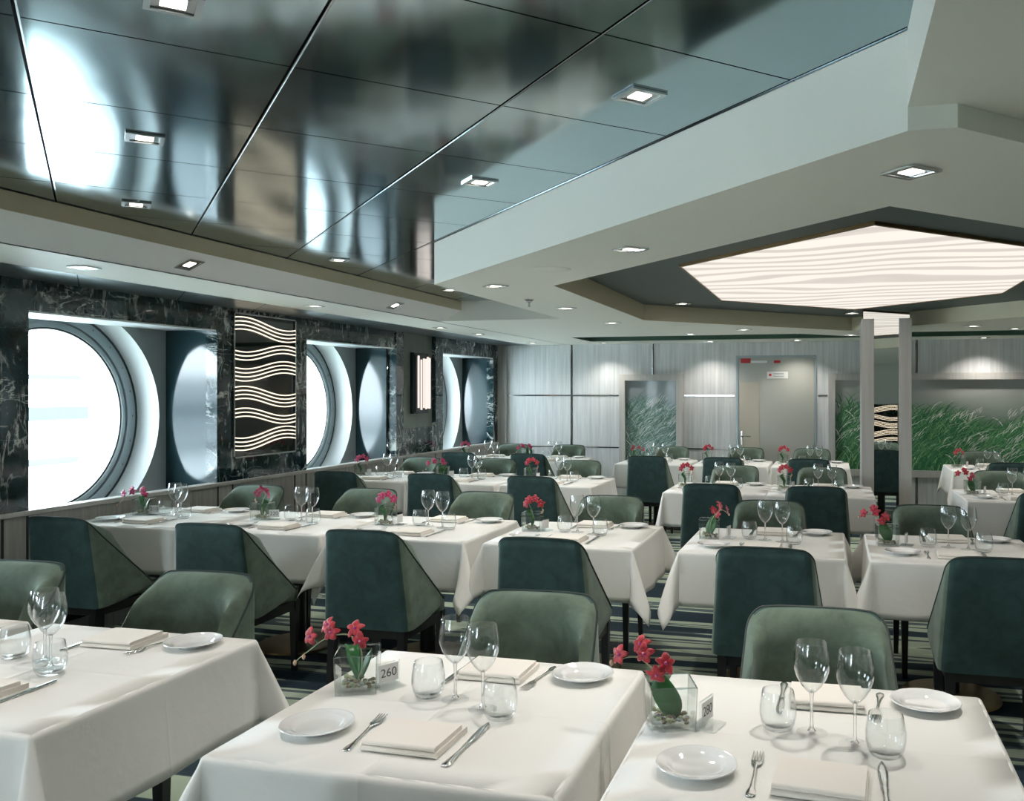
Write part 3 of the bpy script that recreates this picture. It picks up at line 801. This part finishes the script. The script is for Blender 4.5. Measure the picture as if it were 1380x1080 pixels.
# ------------------------------------------------------------------ table, cloth
def make_table():
    root = empty('dining_table')
    b = MB(); b.box(-.395,.395,-.395,.395,.715,.744); b.build('tabletop', M['top'], root, bevel=(.004,1))
    b = MB(); b.lathe([(.045,.02),(.045,.70),(.12,.70),(.12,.715),(0,.715)], 20); b.build('pedestal', M['legs'], root)
    b = MB(); b.lathe([(0,.03),(.06,.03),(.24,.012),(.245,.0),(0,0)], 32); b.build('base_plate', M['bronze'], root)
    return root
TB = Proto(make_table())
def make_cloth(seed, tdeg=23):
    rnd = random.Random(seed); a = .40; d = .275; rc = .012
    b = MB(); M_ = 20; Kk = 12
    b.add([(-a+.0,-a,.7490),(a,-a,.7490),(a,a,.7490),(-a,a,.7490)], [])
    rs = [0,.006,.012,.018,.028] + [.028+(d-.028)*k/(Kk-4) for k in range(1,Kk-3)]
    rmax = d
    def xz(r):
        if r < .018: t = r/.018*pi/2; return rc*sin(t), -rc*(1-cos(t))
        return rc + (r-.018)*.045, -rc-(r-.018)
    # top
    top = [(-a+2*a*i/10, -a+2*a*j/10, .749) for j in range(11) for i in range(11)]
    b.add(top, [(j*11+i, j*11+i+1, (j+1)*11+i+1, (j+1)*11+i) for j in range(10) for i in range(10)])
    for s_ in range(4):
        rot = Matrix.Rotation(s_*pi/2, 4, 'Z')
        ph = rnd.random()*6; am = .004+.007*rnd.random(); fq = 1.5+1.6*rnd.random()
        hs = .012*(rnd.random()-.5)
        rows = []
        for r in rs:
            x, z = xz(r); row = []
            for i in range(M_+1):
                u = i/M_; win = sin(pi*u)**.6 if 0 < u < 1 else 0
                wv = am*sin(fq*2*pi*u+ph)*(r/d)*win + .008*win*(r/d)
                row.append(rot @ V((a+x+wv, -a+2*a*u, .749+z+hs*win*r/d)))
            rows.append(row)
        b.grid(rows)
        # corner fan (+x,+y corner of this rotation)
        T = R(tdeg+.35*tdeg*rnd.random()); sk = R(34*(rnd.random()*2-1)); nT = 18
        wob = .35+.3*rnd.random()
        rows = []
        for k, r in enumerate(rs):
            row = []
            for i in range(nT+1):
                th = pi/2*i/nT
                rr = r*(1/max(cos(th), sin(th)))*(1 if r > .03 else 1)
                x, z = xz(rr)
                tl = T*(sin(2*th)**1.2) + R(3)*sin(6*th)*sin(2*th)
                q = (th-pi/4)/(pi/4)
                az = pi/4 + pi/4*(abs(q)**.9)*(1 if q > 0 else -1) + sk*sin(2*th)**1.5*(r/d)
                drop = -z
                hx_ = x + max(0, drop-rc)*math.tan(tl)
                zz = z*(cos(tl) if r > .03 else 1)
                row.append(rot @ V((a+cos(az)*hx_, a+sin(az)*hx_, .749+zz)))
            rows.append(row)
        b.grid(rows)
    o = b.build('tablecloth', M['cloth'], smooth=75, merge=.0015)
    md = o.modifiers.new('thickness','SOLIDIFY'); md.thickness = .0016; md.offset = 1
    return o
CL = [Proto(make_cloth(s)) for s in (2,5,9,14)] + [Proto(make_cloth(s, 9)) for s in (21,33)]

# ------------------------------------------------------------------ tableware
def make_wine():
    root = empty('wine_glass')
    b = MB(); t = .0009
    pr = [(.0035,.094),(.012,.0985),(.024,.112),(.0345,.130),(.0415,.150),(.0430,.164),(.0415,.184),(.0375,.205),(.0355,.214)]
    b.lathe(pr + [(.0347,.2145)] + [(max(r-t*1.4,.001), z+(.0012 if i == 0 else 0)) for i, (r,z) in reversed(list(enumerate(pr)))][1:-1] + [(0,.0985)], 28)
    b.build('bowl', M['glass'], root, smooth=60)
    b = MB(); b.lathe([(0,.099),(.006,.096),(.0045,.086),(.0036,.06),(.0036,.03),(.0048,.012),(.010,.006),(0,.0055)], 14); b.build('stem', M['stem'], root, smooth=60)
    b = MB(); b.lathe([(.006,.0075),(.012,.0052),(.030,.0022),(.0365,.0016),(.0365,.0004),(0,.0002)], 28); b.build('foot', M['foot'], root, smooth=60)
    return root
def make_tumbler():
    b = MB()
    pr = [(.0,.0005),(.026,.0005),(.033,.005),(.040,.018),(.0435,.036),(.0435,.056),(.040,.078),(.0365,.094)]
    ins = [(.0355,.0945),(.0388,.078),(.0422,.056),(.0422,.038),(.0385,.020),(.031,.012),(0,.010)]
    b.lathe(pr+ins, 28); return b.build('water_tumbler', M['glass'], smooth=60)
def make_plate():
    b = MB()
    b.lathe([(0,.001),(.046,.001),(.048,.0035),(.060,.011),(.0845,.0170),(.0862,.0185),(.0855,.0200),(.083,.0202),(.080,.0185),(.066,.0155),(.060,.0140),(.054,.0085),(.048,.0060),(0,.0055)], 40)
    return b.build('bread_plate', M['china'], smooth=60)
def flat_outline(b, left, th, zf):
    # left: list of (y, halfwidth); zf(y) gives height of the centre line
    rows_t = [[(-w,y,zf(y)+th*.4),(-w*.5,y,zf(y)+th),(w*.5,y,zf(y)+th),(w,y,zf(y)+th*.4),(w,y,zf(y)),(-w,y,zf(y))] for y,w in left]
    b.grid(rows_t, wrap=True)
    for r in (rows_t[0], rows_t[-1]): b.add(r, [tuple(range(6))])
def make_fork():
    b = MB(); zf = lambda y: .0012+.004*max(0,1-((y-.02)/.05)**2)+ (.004*max(0,(y-.06)/.04) if y > .06 else 0)
    flat_outline(b, [(-.105,.004),(-.103,.0078),(-.095,.0105),(-.082,.0095),(-.06,.0055),(-.02,.0036),(.02,.0032),(.034,.0040),(.044,.0095),(.054,.0122),(.064,.0125)], .0024, zf)
    for k in (-1.5,-.5,.5,1.5):
        x = k*.0068
        flat_outline_b = [(.062,.0026),(.08,.0021),(.098,.0017),(.105,.0009)]
        st = len(b.v); flat_outline(b, flat_outline_b, .002, zf); b.v[st:] = [(px+x,py,pz) for px,py,pz in b.v[st:]]
    return b.build('fork', M['steel'], smooth=60)
def make_knife():
    b = MB(); zf = lambda y: .0012
    flat_outline(b, [(-.125,.004),(-.122,.0085),(-.112,.0105),(-.095,.0095),(-.06,.0065),(-.03,.0062),(-.015,.0075),(-.008,.0085),(-.002,.0055),(.004,.0078),(.03,.0098),(.07,.0104),(.098,.0092),(.114,.0055),(.121,.001)], .0045, zf)
    return b.build('dinner_knife', M['steel'], smooth=60)
def make_napkin():
    b = MB(); w, l = .092, .082
    # one continuous folded sheet, fold at the front, open layers on the right
    def sheet(x0,x1,y0,y1,z,th,rad):
        n = 8; rows = []
        prof = [(y1, z+th)] + [(y0+rad - rad*sin(pi*k/n), z+th/2+th/2*cos(pi*k/n)) for k in range(n+1)] + [(y1, z)]
        rows = [[(x,y,zz) for y,zz in prof] for x in (x0,x0+.004,(x0+x1)/2,x1-.004,x1)]
        b.grid(rows)
        for r in (rows[0], rows[-1]): b.add(r, [tuple(range(len(r)))])
        k = len(prof); b.add([rows[0][0],rows[-1][0],rows[-1][-1],rows[0][-1]], [(0,1,2,3)])
    sheet(-w, w, -l, l, .0006, .0135, .010)
    sheet(-w+.001, w-.004, -l+.003, l-.020, .0136, .0115, .009)
    return b.build('folded_napkin', M['napkin'], smooth=50)
def make_vase():
    b = MB(); h = .104; o = .056; i = .052
    def sq(r, z): return [(-r,-r,z),(r,-r,z),(r,r,z),(-r,r,z)]
    b.grid([sq(o*.94,.0005),sq(o,h),sq(i,h),sq(i*.94,.008)], wrap=True)
    b.add(sq(o*.94,.0005), [(3,2,1,0)]); b.add(sq(i*.94,.008), [(0,1,2,3)])
    v = b.build('glass_vase', M['vase'], smooth=0)
    e = MB(); q_ = .0022
    for r0, zz in ((.054, h),): e.tube([(-r0,-r0,zz),(r0,-r0,zz),(r0,r0,zz),(-r0,r0,zz)], q_, 6, closed=True)
    for sx in (-1,1):
        for sy in (-1,1): e.tube([(sx*.0512,sy*.0512,.003),(sx*.0548,sy*.0548,h)], .0012, 5)
    e.build('rim', M['rim'], v)
    rnd = random.Random(4); p = MB()
    for k in range(58):
        x, y = rnd.uniform(-.041,.041), rnd.uniform(-.041,.041); z = .014+.011*rnd.random()
        rr = rnd.uniform(.005,.008)
        st = len(p.v); p.lathe([(0,-rr*.7),(rr*.8,-rr*.35),(rr,0),(rr*.8,rr*.35),(0,rr*.7)], 7, rnd.choice((0,0,1,2)))
        p.xform(Matrix.Translation((x,y,z)) @ Matrix.Rotation(rnd.random()*6,4,'Z') @ Matrix.Rotation(rnd.random(),4,'X'), st)
    pb = p.build('pebble_bed', [M['peb'], M['stalk'], M['greypan']], v); pb['kind'] = 'stuff'
    return v
def make_stand():
    b = MB(); b.box(-.036,.036,-.034,.03,.0004,.004); b.box(-.036,.036,.0,.005,.004,.066)
    return b
def number_mesh(txt, size=.033):
    cu = bpy.data.curves.new('digits','FONT'); cu.body = txt; cu.size = size; cu.align_x = 'CENTER'; cu.align_y = 'CENTER'; cu.extrude = .0002
    tmp = bpy.data.objects.new('tmp', cu); COL.objects.link(tmp)
    dg = bpy.context.evaluated_depsgraph_get(); me = bpy.data.meshes.new_from_object(tmp.evaluated_get(dg))
    bpy.data.objects.remove(tmp); bpy.data.curves.remove(cu); return me
def stand(loc, rz, txt, label):
    o = make_stand().build('number_stand', M['acryl'], loc=loc, smooth=0); o.rotation_euler = (0,0,rz)
    tag(o, label, 'number stand', 'table number stands')
    c = MB(); c.box(-.03,.03,-.0012,-.0002,.014,.062); cd = c.build('card', M['card'], o, smooth=0)
    if txt:
        me = number_mesh(txt); me.materials.clear(); me.materials.append(M['ink'])
        n = bpy.data.objects.new('number', me); COL.objects.link(n); n.parent = cd
        n.location = (0,-.0016,.038); n.rotation_euler = (R(90),0,0)
    return o
def petal_flower(b, c, nrm, s, rnd, mi=0):
    nrm = V(nrm).normalized(); t = nrm.orthogonal().normalized(); bt = nrm.cross(t); c = V(c)
    for k in range(5):
        a = 2*pi*k/5 + .2*rnd.random(); L = s*(.95+.25*rnd.random()); W = s*(.5 if k % 2 else .38)
        dr = t*cos(a)+bt*sin(a); sd = nrm.cross(dr)
        rows = []
        for q in range(6):
            u = q/5; w = W*sin(pi*min(.98,u*.86+.10))**.8
            cc = c + dr*(L*u) + nrm*(s*.30*u*(1-u)*2 - s*.10*u*u)
            rows.append([cc-sd*w*.9, cc-sd*w*.45+nrm*s*.06, cc+nrm*s*.02, cc+sd*w*.45+nrm*s*.06, cc+sd*w*.9])
        b.grid(rows, mi)
def lipmesh(b, c, nrm, s):
    nrm = V(nrm).normalized(); c = V(c)+nrm*s*.1
    st = len(b.v)
    b.lathe([(0,-s*.2),(s*.14,-s*.05),(s*.2,s*.12),(s*.1,s*.3),(0,s*.34)], 8, 0)
    q = nrm.to_track_quat('Z','Y').to_matrix().to_4x4()
    b.xform(Matrix.Translation(c) @ q, st)
    st = len(b.v); b.lathe([(0,0),(s*.07,s*.3),(0,s*.42)], 6, 1); b.xform(Matrix.Translation(c+V((0,0,s*.06))) @ q, st)
def leafmesh(b, pts, w, side):
    rows = []
    N = len(pts); side = V(side).normalized()
    for i, p in enumerate(pts):
        u = i/(N-1); ww = w*sin(pi*min(.985,.06+u*.93))**.75; p = V(p)
        a = V(pts[min(i+1,N-1)])-V(pts[max(i-1,0)]); n = a.cross(side).normalized()
        rows.append([p-side*ww+n*ww*.25, p-side*ww*.5+n*ww*.08, p, p+side*ww*.5+n*ww*.08, p+side*ww+n*ww*.25])
    b.grid(rows)
def smoothpath(pts, n=6):
    P = [V(p) for p in pts]; P = [P[0]*2-P[1]]+P+[P[-1]*2-P[-2]]; out = []
    for i in range(1, len(P)-2):
        for k in range(n):
            t = k/n; a,b_,c,d_ = P[i-1],P[i],P[i+1],P[i+2]
            out.append(.5*((2*b_)+(-a+c)*t+(2*a-5*b_+4*c-d_)*t*t+(-a+3*b_-3*c+d_)*t**3))
    out.append(P[-2]); return out
def orchid(stem, flowers, buds, leaves, seed, pet, s=.0235):
    rnd = random.Random(seed); root = empty('orchid_spray')
    b = MB(); sp = smoothpath(stem); b.tube(sp, [.0024-.0014*i/len(sp) for i in range(len(sp))], 6); b.build('stem', M['stalk'], root)
    for c, nrm in flowers:
        b = MB(); petal_flower(b, c, nrm, s, rnd); f = b.build('flower', pet, root, smooth=80, solid=.0008)
        b = MB(); lipmesh(b, c, nrm, s); b.build('lip', [M['lip'], M['yolk']], f)
        b = MB(); q = min(sp, key=lambda p: (p-V(c)).length); b.tube([q, (q+V(c))/2+V((0,0,.002)), V(c)-V(nrm).normalized()*.004], .0009, 5); b.build('flower_stalk', M['stalk'], root)
    for c in buds:
        b = MB(); b.lathe([(0,-.008),(.004,-.004),(.0055,.001),(.003,.007),(0,.009)], 8); b.build('bud', M['bud'], root, loc=c)
        b = MB(); q = min(sp, key=lambda p: (p-V(c)).length); b.tube([q, V(c)], .0008, 5); b.build('bud_stalk', M['stalk'], root)
    for pts, w, side in leaves:
        b = MB(); leafmesh(b, smoothpath(pts, 4), w, side); b.build('leaf', M['leaf'], root, smooth=80, solid=.001)
    return root
def orchA(pet, seed): return orchid(
    [(.0,.0,.02),(.012,0,.075),(.004,0,.118),(-.025,-.004,.145),(-.065,-.006,.142),(-.105,-.008,.125),(-.140,-.008,.098),(-.165,-.008,.080),(-.186,-.008,.062)],
    [((-.137,-.012,.136),(-.25,-.9,.1)),((-.073,-.014,.152),(.1,-.95,.15)),((-.088,-.004,.168),(-.3,-.7,.5)),((.016,-.016,.136),(.25,-.95,-.1)),((-.002,-.010,.166),(0,-.8,.6))],
    [(-.188,-.008,.058),(-.158,-.012,.078)],
    [([(.004,0,.02),(-.014,0,.07),(-.018,-.004,.115),(.004,-.03,.12),(.024,-.045,.085),(.032,-.05,.06)],.018,(1,.3,.1)),([(.0,.005,.02),(.015,.012,.07),(.03,.02,.105)],.013,(1,-.4,0))], seed, pet)
def orchB(pet, seed): return orchid(
    [(.004,0,.02),(-.004,-.004,.08),(-.02,-.012,.118),(-.045,-.016,.140),(-.075,-.018,.160),(-.105,-.018,.158),(-.138,-.018,.143)],
    [((-.120,-.022,.166),(-.5,-.8,.2)),((-.060,-.024,.174),(-.1,-.95,.2)),((-.070,-.014,.192),(-.2,-.7,.6)),((-.028,-.030,.128),(.1,-.9,-.4)),((-.008,-.022,.153),(.3,-.8,.4))],
    [(-.142,-.018,.142)],
    [([(.008,-.006,.012),(.0,-.012,.05),(-.014,-.016,.09),(-.024,-.012,.128)],.033,(1,.25,0))], seed, pet)
def orchC(pet, seed): return orchid(
    [(0,0,.02),(.004,0,.08),(-.008,0,.125),(-.02,-.004,.155),(-.005,-.006,.178),(.03,-.008,.178),(.058,-.008,.150),(.062,-.008,.115)],
    [((-.035,-.014,.155),(-.4,-.9,.1)),((-.016,-.016,.178),(0,-.95,.3)),((.022,-.016,.186),(.2,-.9,.3)),((.055,-.016,.160),(.4,-.85,.0))],
    [(.060,-.008,.105),(.066,-.006,.118)],
    [([(0,0,.02),(.004,-.004,.07),(-.018,-.01,.11),(.012,-.014,.13)],.017,(.6,.7,.1))], seed, pet)
O1 = Proto(orchA(M['petal'], 1)); O2 = Proto(orchB(M['petal'], 2)); O3 = Proto(orchC(M['petal'], 3))
O4 = Proto(orchA(M['petal_daylit'], 6)); O5 = Proto(orchC(M['petal_daylit'], 5))  # pink copies for the left tables, daylight tint put into the petal colour
WG = Proto(make_wine()); TU = Proto(make_tumbler()); PL = Proto(make_plate()); FK = Proto(make_fork()); KN = Proto(make_knife()); NP = Proto(make_napkin()); VA = Proto(make_vase())

# ------------------------------------------------------------------ layout
# key, x, y, description used in labels, number, (front chair x or None), (back chair x or None), orchid, orchid turn, vase turn
T = [
 ('o', -3.14, 2.03, 'front table at the left picture edge', None, None, -3.10, None, 0, 0),
 ('l', -2.22, 2.03, 'front left table', None, None, -2.25, None, 0, 0),
 ('m', -.94, 2.03, 'table 260', '260', -.93, -.95, O1, 0, R(24)),
 ('r', -.035, 2.03, 'front right table', '280', None, -.04, O2, 0, R(20)),
 ('2a', -4.14, 4.70, 'table 210', '210', -4.04, -4.00, O4, .1, R(25)),
 ('2b', -3.20, 4.70, 'table 220', '220', -3.10, -3.12, O5, 3.0, R(10)),
 ('2c', -2.33, 4.70, 'second-row third table', None, -2.22, -2.27, O5, .2, R(18)),
 ('2d', -1.40, 4.70, 'second-row fourth table', None, -1.31, -1.38, O3, 0, R(8)),
 ('2e', -.35, 4.70, 'second-row fifth table', None, -.285, -.37, O2, 2.4, R(5)),
 ('2f', .58, 4.70, 'second-row right table', None, .66, .56, O2, 0, R(5)),
 ('3a', -4.13, 7.46, 'third-row window table', None, -4.10, -4.10, O5, .5, R(20)),
 ('3b', -3.27, 7.46, 'third-row second table', None, -3.22, -3.28, O4, .2, R(15)),
 ('3c', -2.40, 7.46, 'third-row third table', None, -2.34, -2.40, O3, .3, R(10)),
 ('3g', -.92, 7.24, 'third-row table left of the aisle', None, -.87, -.87, O3, .1, R(8)),
 ('3h', -.10, 7.24, 'third-row table before the column', None, -.12, -.10, O3, -.2, R(6)),
 ('3m', 1.37, 7.24, 'third-row right table', None, 1.42, 1.38, O2, .2, R(5)),
 ('4a', -4.10, 9.87, 'back-row window table', None, -4.06, -4.03, O5, 0, R(12)),
 ('4b', -3.28, 9.87, 'back-row second table', None, -3.24, -3.27, O4, .4, R(12)),
 ('4i', -1.98, 9.85, 'back-row table before the tall picture', None, -1.91, -1.93, O1, 2.8, R(8)),
 ('4j', -1.10, 9.85, 'back-row table before the door', None, -1.10, -1.03, O3, .4, R(5)),
 ('4k', -.24, 9.85, 'back-row table left of the column', None, -.24, -.25, O3, 0, R(5)),
 ('4l', 1.60, 9.85, 'back-row right table', None, 1.65, 1.62, O3, .5, R(5)),
]
rnd = random.Random(77)
J = lambda s: rnd.uniform(-s, s)
ZTOP = .7512
skip_near = {'o'}       # only its far place setting reaches the picture
cloth_of = {'m':0, 'r':1, 'l':2, 'o':3}
for idx, (k, x, y, nm, num, fx, bx, och, orz, vrz) in enumerate(T):
    TB.place((x,y,0), 0, 'pedestal table with bronze foot under the cloth of '+nm, 'table', 'dining tables')
    CL[cloth_of.get(k, 4+idx % 2 if k[0] in '34' or k in ('2a','2b') else (idx*3+1) % 4)].place((x,y,0), (idx % 4)*pi/2 if k not in 'lmr' else 0, 'cream cloth draped over '+nm, 'tablecloth', 'cream tablecloths')
    if fx is not None: CH.place((fx, y-(.60 if k == 'm' else .665), 0), J(.03), 'teal-backed velvet chair, back to the camera, at '+nm, 'chair', 'green velvet dining chairs')
    if bx is not None: CH.place((bx, y+.465, 0), pi+J(.05), 'green velvet chair facing the camera beyond '+nm, 'chair', 'green velvet dining chairs')
    n_ = 0.0 if k in 'lmr' else 1.0
    P = lambda px, py: (x+px+J(.012)*n_, y+py+J(.01)*n_, ZTOP)
    PL.place(P(.262,.292), 0, 'white bread plate at the far right of '+nm, 'plate', 'bread plates')
    if k == 'o': continue
    if k != 'l': PL.place(P(-.245,-.215), 0, 'white bread plate at the near left of '+nm, 'plate', 'bread plates')
    NP.place(P(.012,-.222), R(-2)+J(.04), 'folded cream napkin at the near setting of '+nm, 'napkin', 'folded napkins')
    NP.place(P(.020,.275), J(.04), 'folded cream napkin at the far setting of '+nm, 'napkin', 'folded napkins')
    FK.place(P(-.124,-.205), R(6)*(1 if k == 'm' else 0)+J(.05)*n_, 'steel fork at the near setting of '+nm, 'fork', 'forks')
    FK.place(P(.145,.262), pi+R(6)*(-1), 'steel fork at the far setting of '+nm, 'fork', 'forks')
    KN.place(P(.136,-.205), J(.03)*n_, 'steel knife at the near setting of '+nm, 'knife', 'dinner knives')
    KN.place(P(-.095,.262), pi+J(.04)*n_, 'steel knife at the far setting of '+nm, 'knife', 'dinner knives')
    dl = -.04 if k == 'l' else 0
    WG.place(P(-.014+dl,.052), 0, 'stemmed wine glass, left of the pair on '+nm, 'wine glass', 'wine glasses')
    WG.place(P(.083+dl*1.6,.004), 0, 'stemmed wine glass, right of the pair on '+nm, 'wine glass', 'wine glasses')
    TU.place(P(-.092+dl*2,.055), 0, 'round water tumbler left of the wine glasses on '+nm, 'tumbler', 'water tumblers')
    TU.place(P(.147+dl*2,-.042), 0, 'round water tumbler right of the wine glasses on '+nm, 'tumbler', 'water tumblers')
    if k == 'l': continue
    vx, vy = {'m':(-.302,.062),'r':(-.345,.022),'2a':(-.245,.05)}.get(k, (-.30+J(.012),.05+J(.02)))
    VA.place((x+vx,y+vy,ZTOP), vrz, 'square glass vase holding an orchid on '+nm, 'vase', 'glass vases')
    och.place((x+vx,y+vy,ZTOP), orz, 'red orchid spray in the glass vase on '+nm, 'flower', 'orchid sprays')
    sx, sy, sr = {'m':(-.232,.100,R(60)),'r':(-.258,.035,R(73)),'2a':(-.165,.05,R(20)),'2b':(-.215,.06,R(25))}.get(k, (-.215+J(.01),.06,R(75+J(12))))
    stand((x+sx,y+sy,ZTOP), sr, num, ('clear table number stand reading %s beside the vase' % num) if num in ('260','210','220') else 'clear table number stand beside the vase on '+nm)

# ------------------------------------------------------------------ outside
b = MB(); b.add([(-400,-400,-7),(300,-400,-7),(300,300,-7),(-400,300,-7)], [(0,1,2,3)]); struct(b.build('water', M['water'], smooth=0))
b = MB(); b.box(-120,-90,-200,260,-7,-5.0); struct(b.build('quay', M['quay']))
b = MB(); b.box(-90.0,-89.6,-200,260,-6.9,-6.2); struct(b.build('quay', M['quay2']))
b = MB(); b.box(-116,-104,-150,220,-5.0,3.4,0); b.box(-104.4,-103.9,-140,210,-2.2,-.4,1); b.box(-116.5,-103.4,-152,222,3.4,4.0,1)
o = b.build('harbour_building', [M['quay'], M['quay2']]); tag(o, 'long pale low building across the water outside the porthole', 'building')

# ------------------------------------------------------------------ light
w = bpy.data.worlds.new('world'); SC.world = w; w.use_nodes = True
bg = w.node_tree.nodes['Background']; bg.inputs[0].default_value = (.79,.905,1.0,1); bg.inputs[1].default_value = SKY
def spot(x, y, z, e, col=(1,.95,.89), ang=140, rad=.04, blend=.8):
    l = bpy.data.lights.new('downlight_beam','SPOT'); l.energy = e; l.color = col; l.spot_size = R(ang); l.spot_blend = blend; l.shadow_soft_size = rad
    o = bpy.data.objects.new('downlight_beam', l); COL.objects.link(o); o.location = (x,y,z)
for x,y in mpts: spot(x,y,ZM-.02,16,ang=88,blend=1)
for x,y,_ in bp: spot(x,y,ZB-.02,17,ang=125)
for x,y,_ in cp: spot(x,y,ZC-.02,12,ang=125)
for x,y,_ in lp: spot(x,y,ZC-.02,4)
def area(loc, rot, sx, sy, e, col):
    l = bpy.data.lights.new('daylight','AREA'); l.shape = 'RECTANGLE'; l.size = sx; l.size_y = sy; l.energy = e; l.color = col
    o = bpy.data.objects.new('daylight', l); COL.objects.link(o); o.location = loc; o.rotation_euler = rot; return o
# light portals: they emit nothing, they only steer the sampling of daylight through the panes
for y0 in ys:
    o = area((XP-.52, y0+.76, CZ), (0,R(-90),0), 1.3, 1.3, 10, (1,1,1)); o.data.cycles.is_portal = True
for p, q in fw:
    o = area(((p+q)/2, YF-.11, 1.45), (R(90),0,0), q-p, 1.1, 10, (1,1,1)); o.data.cycles.is_portal = True

# ------------------------------------------------------------------ camera
cam = bpy.data.cameras.new('camera'); co = bpy.data.objects.new('camera', cam); COL.objects.link(co)
co.location = (0,0,EYE); co.rotation_euler = (R(90),0,R(14.1))
cam.sensor_width = 36; cam.lens = 1166/1380*36
cam.shift_x = (690-830)/1380; cam.shift_y = (529.5-540)/1380
cam.clip_start = .02; cam.clip_end = 2000
SC.camera = co
SC.view_settings.view_transform = 'Standard'; SC.view_settings.look = 'None'
SC.view_settings.exposure = 1.4; SC.view_settings.gamma = 1; SC.view_settings.use_curve_mapping = False
SC.cycles.max_bounces = 10; SC.cycles.diffuse_bounces = 4; SC.cycles.glossy_bounces = 5; SC.cycles.transmission_bounces = 6
SC.cycles.transparent_max_bounces = 24
SC.cycles.use_denoising = True
SC.cycles.sample_clamp_indirect = 6
SC.cycles.caustics_reflective = False; SC.cycles.caustics_refractive = False
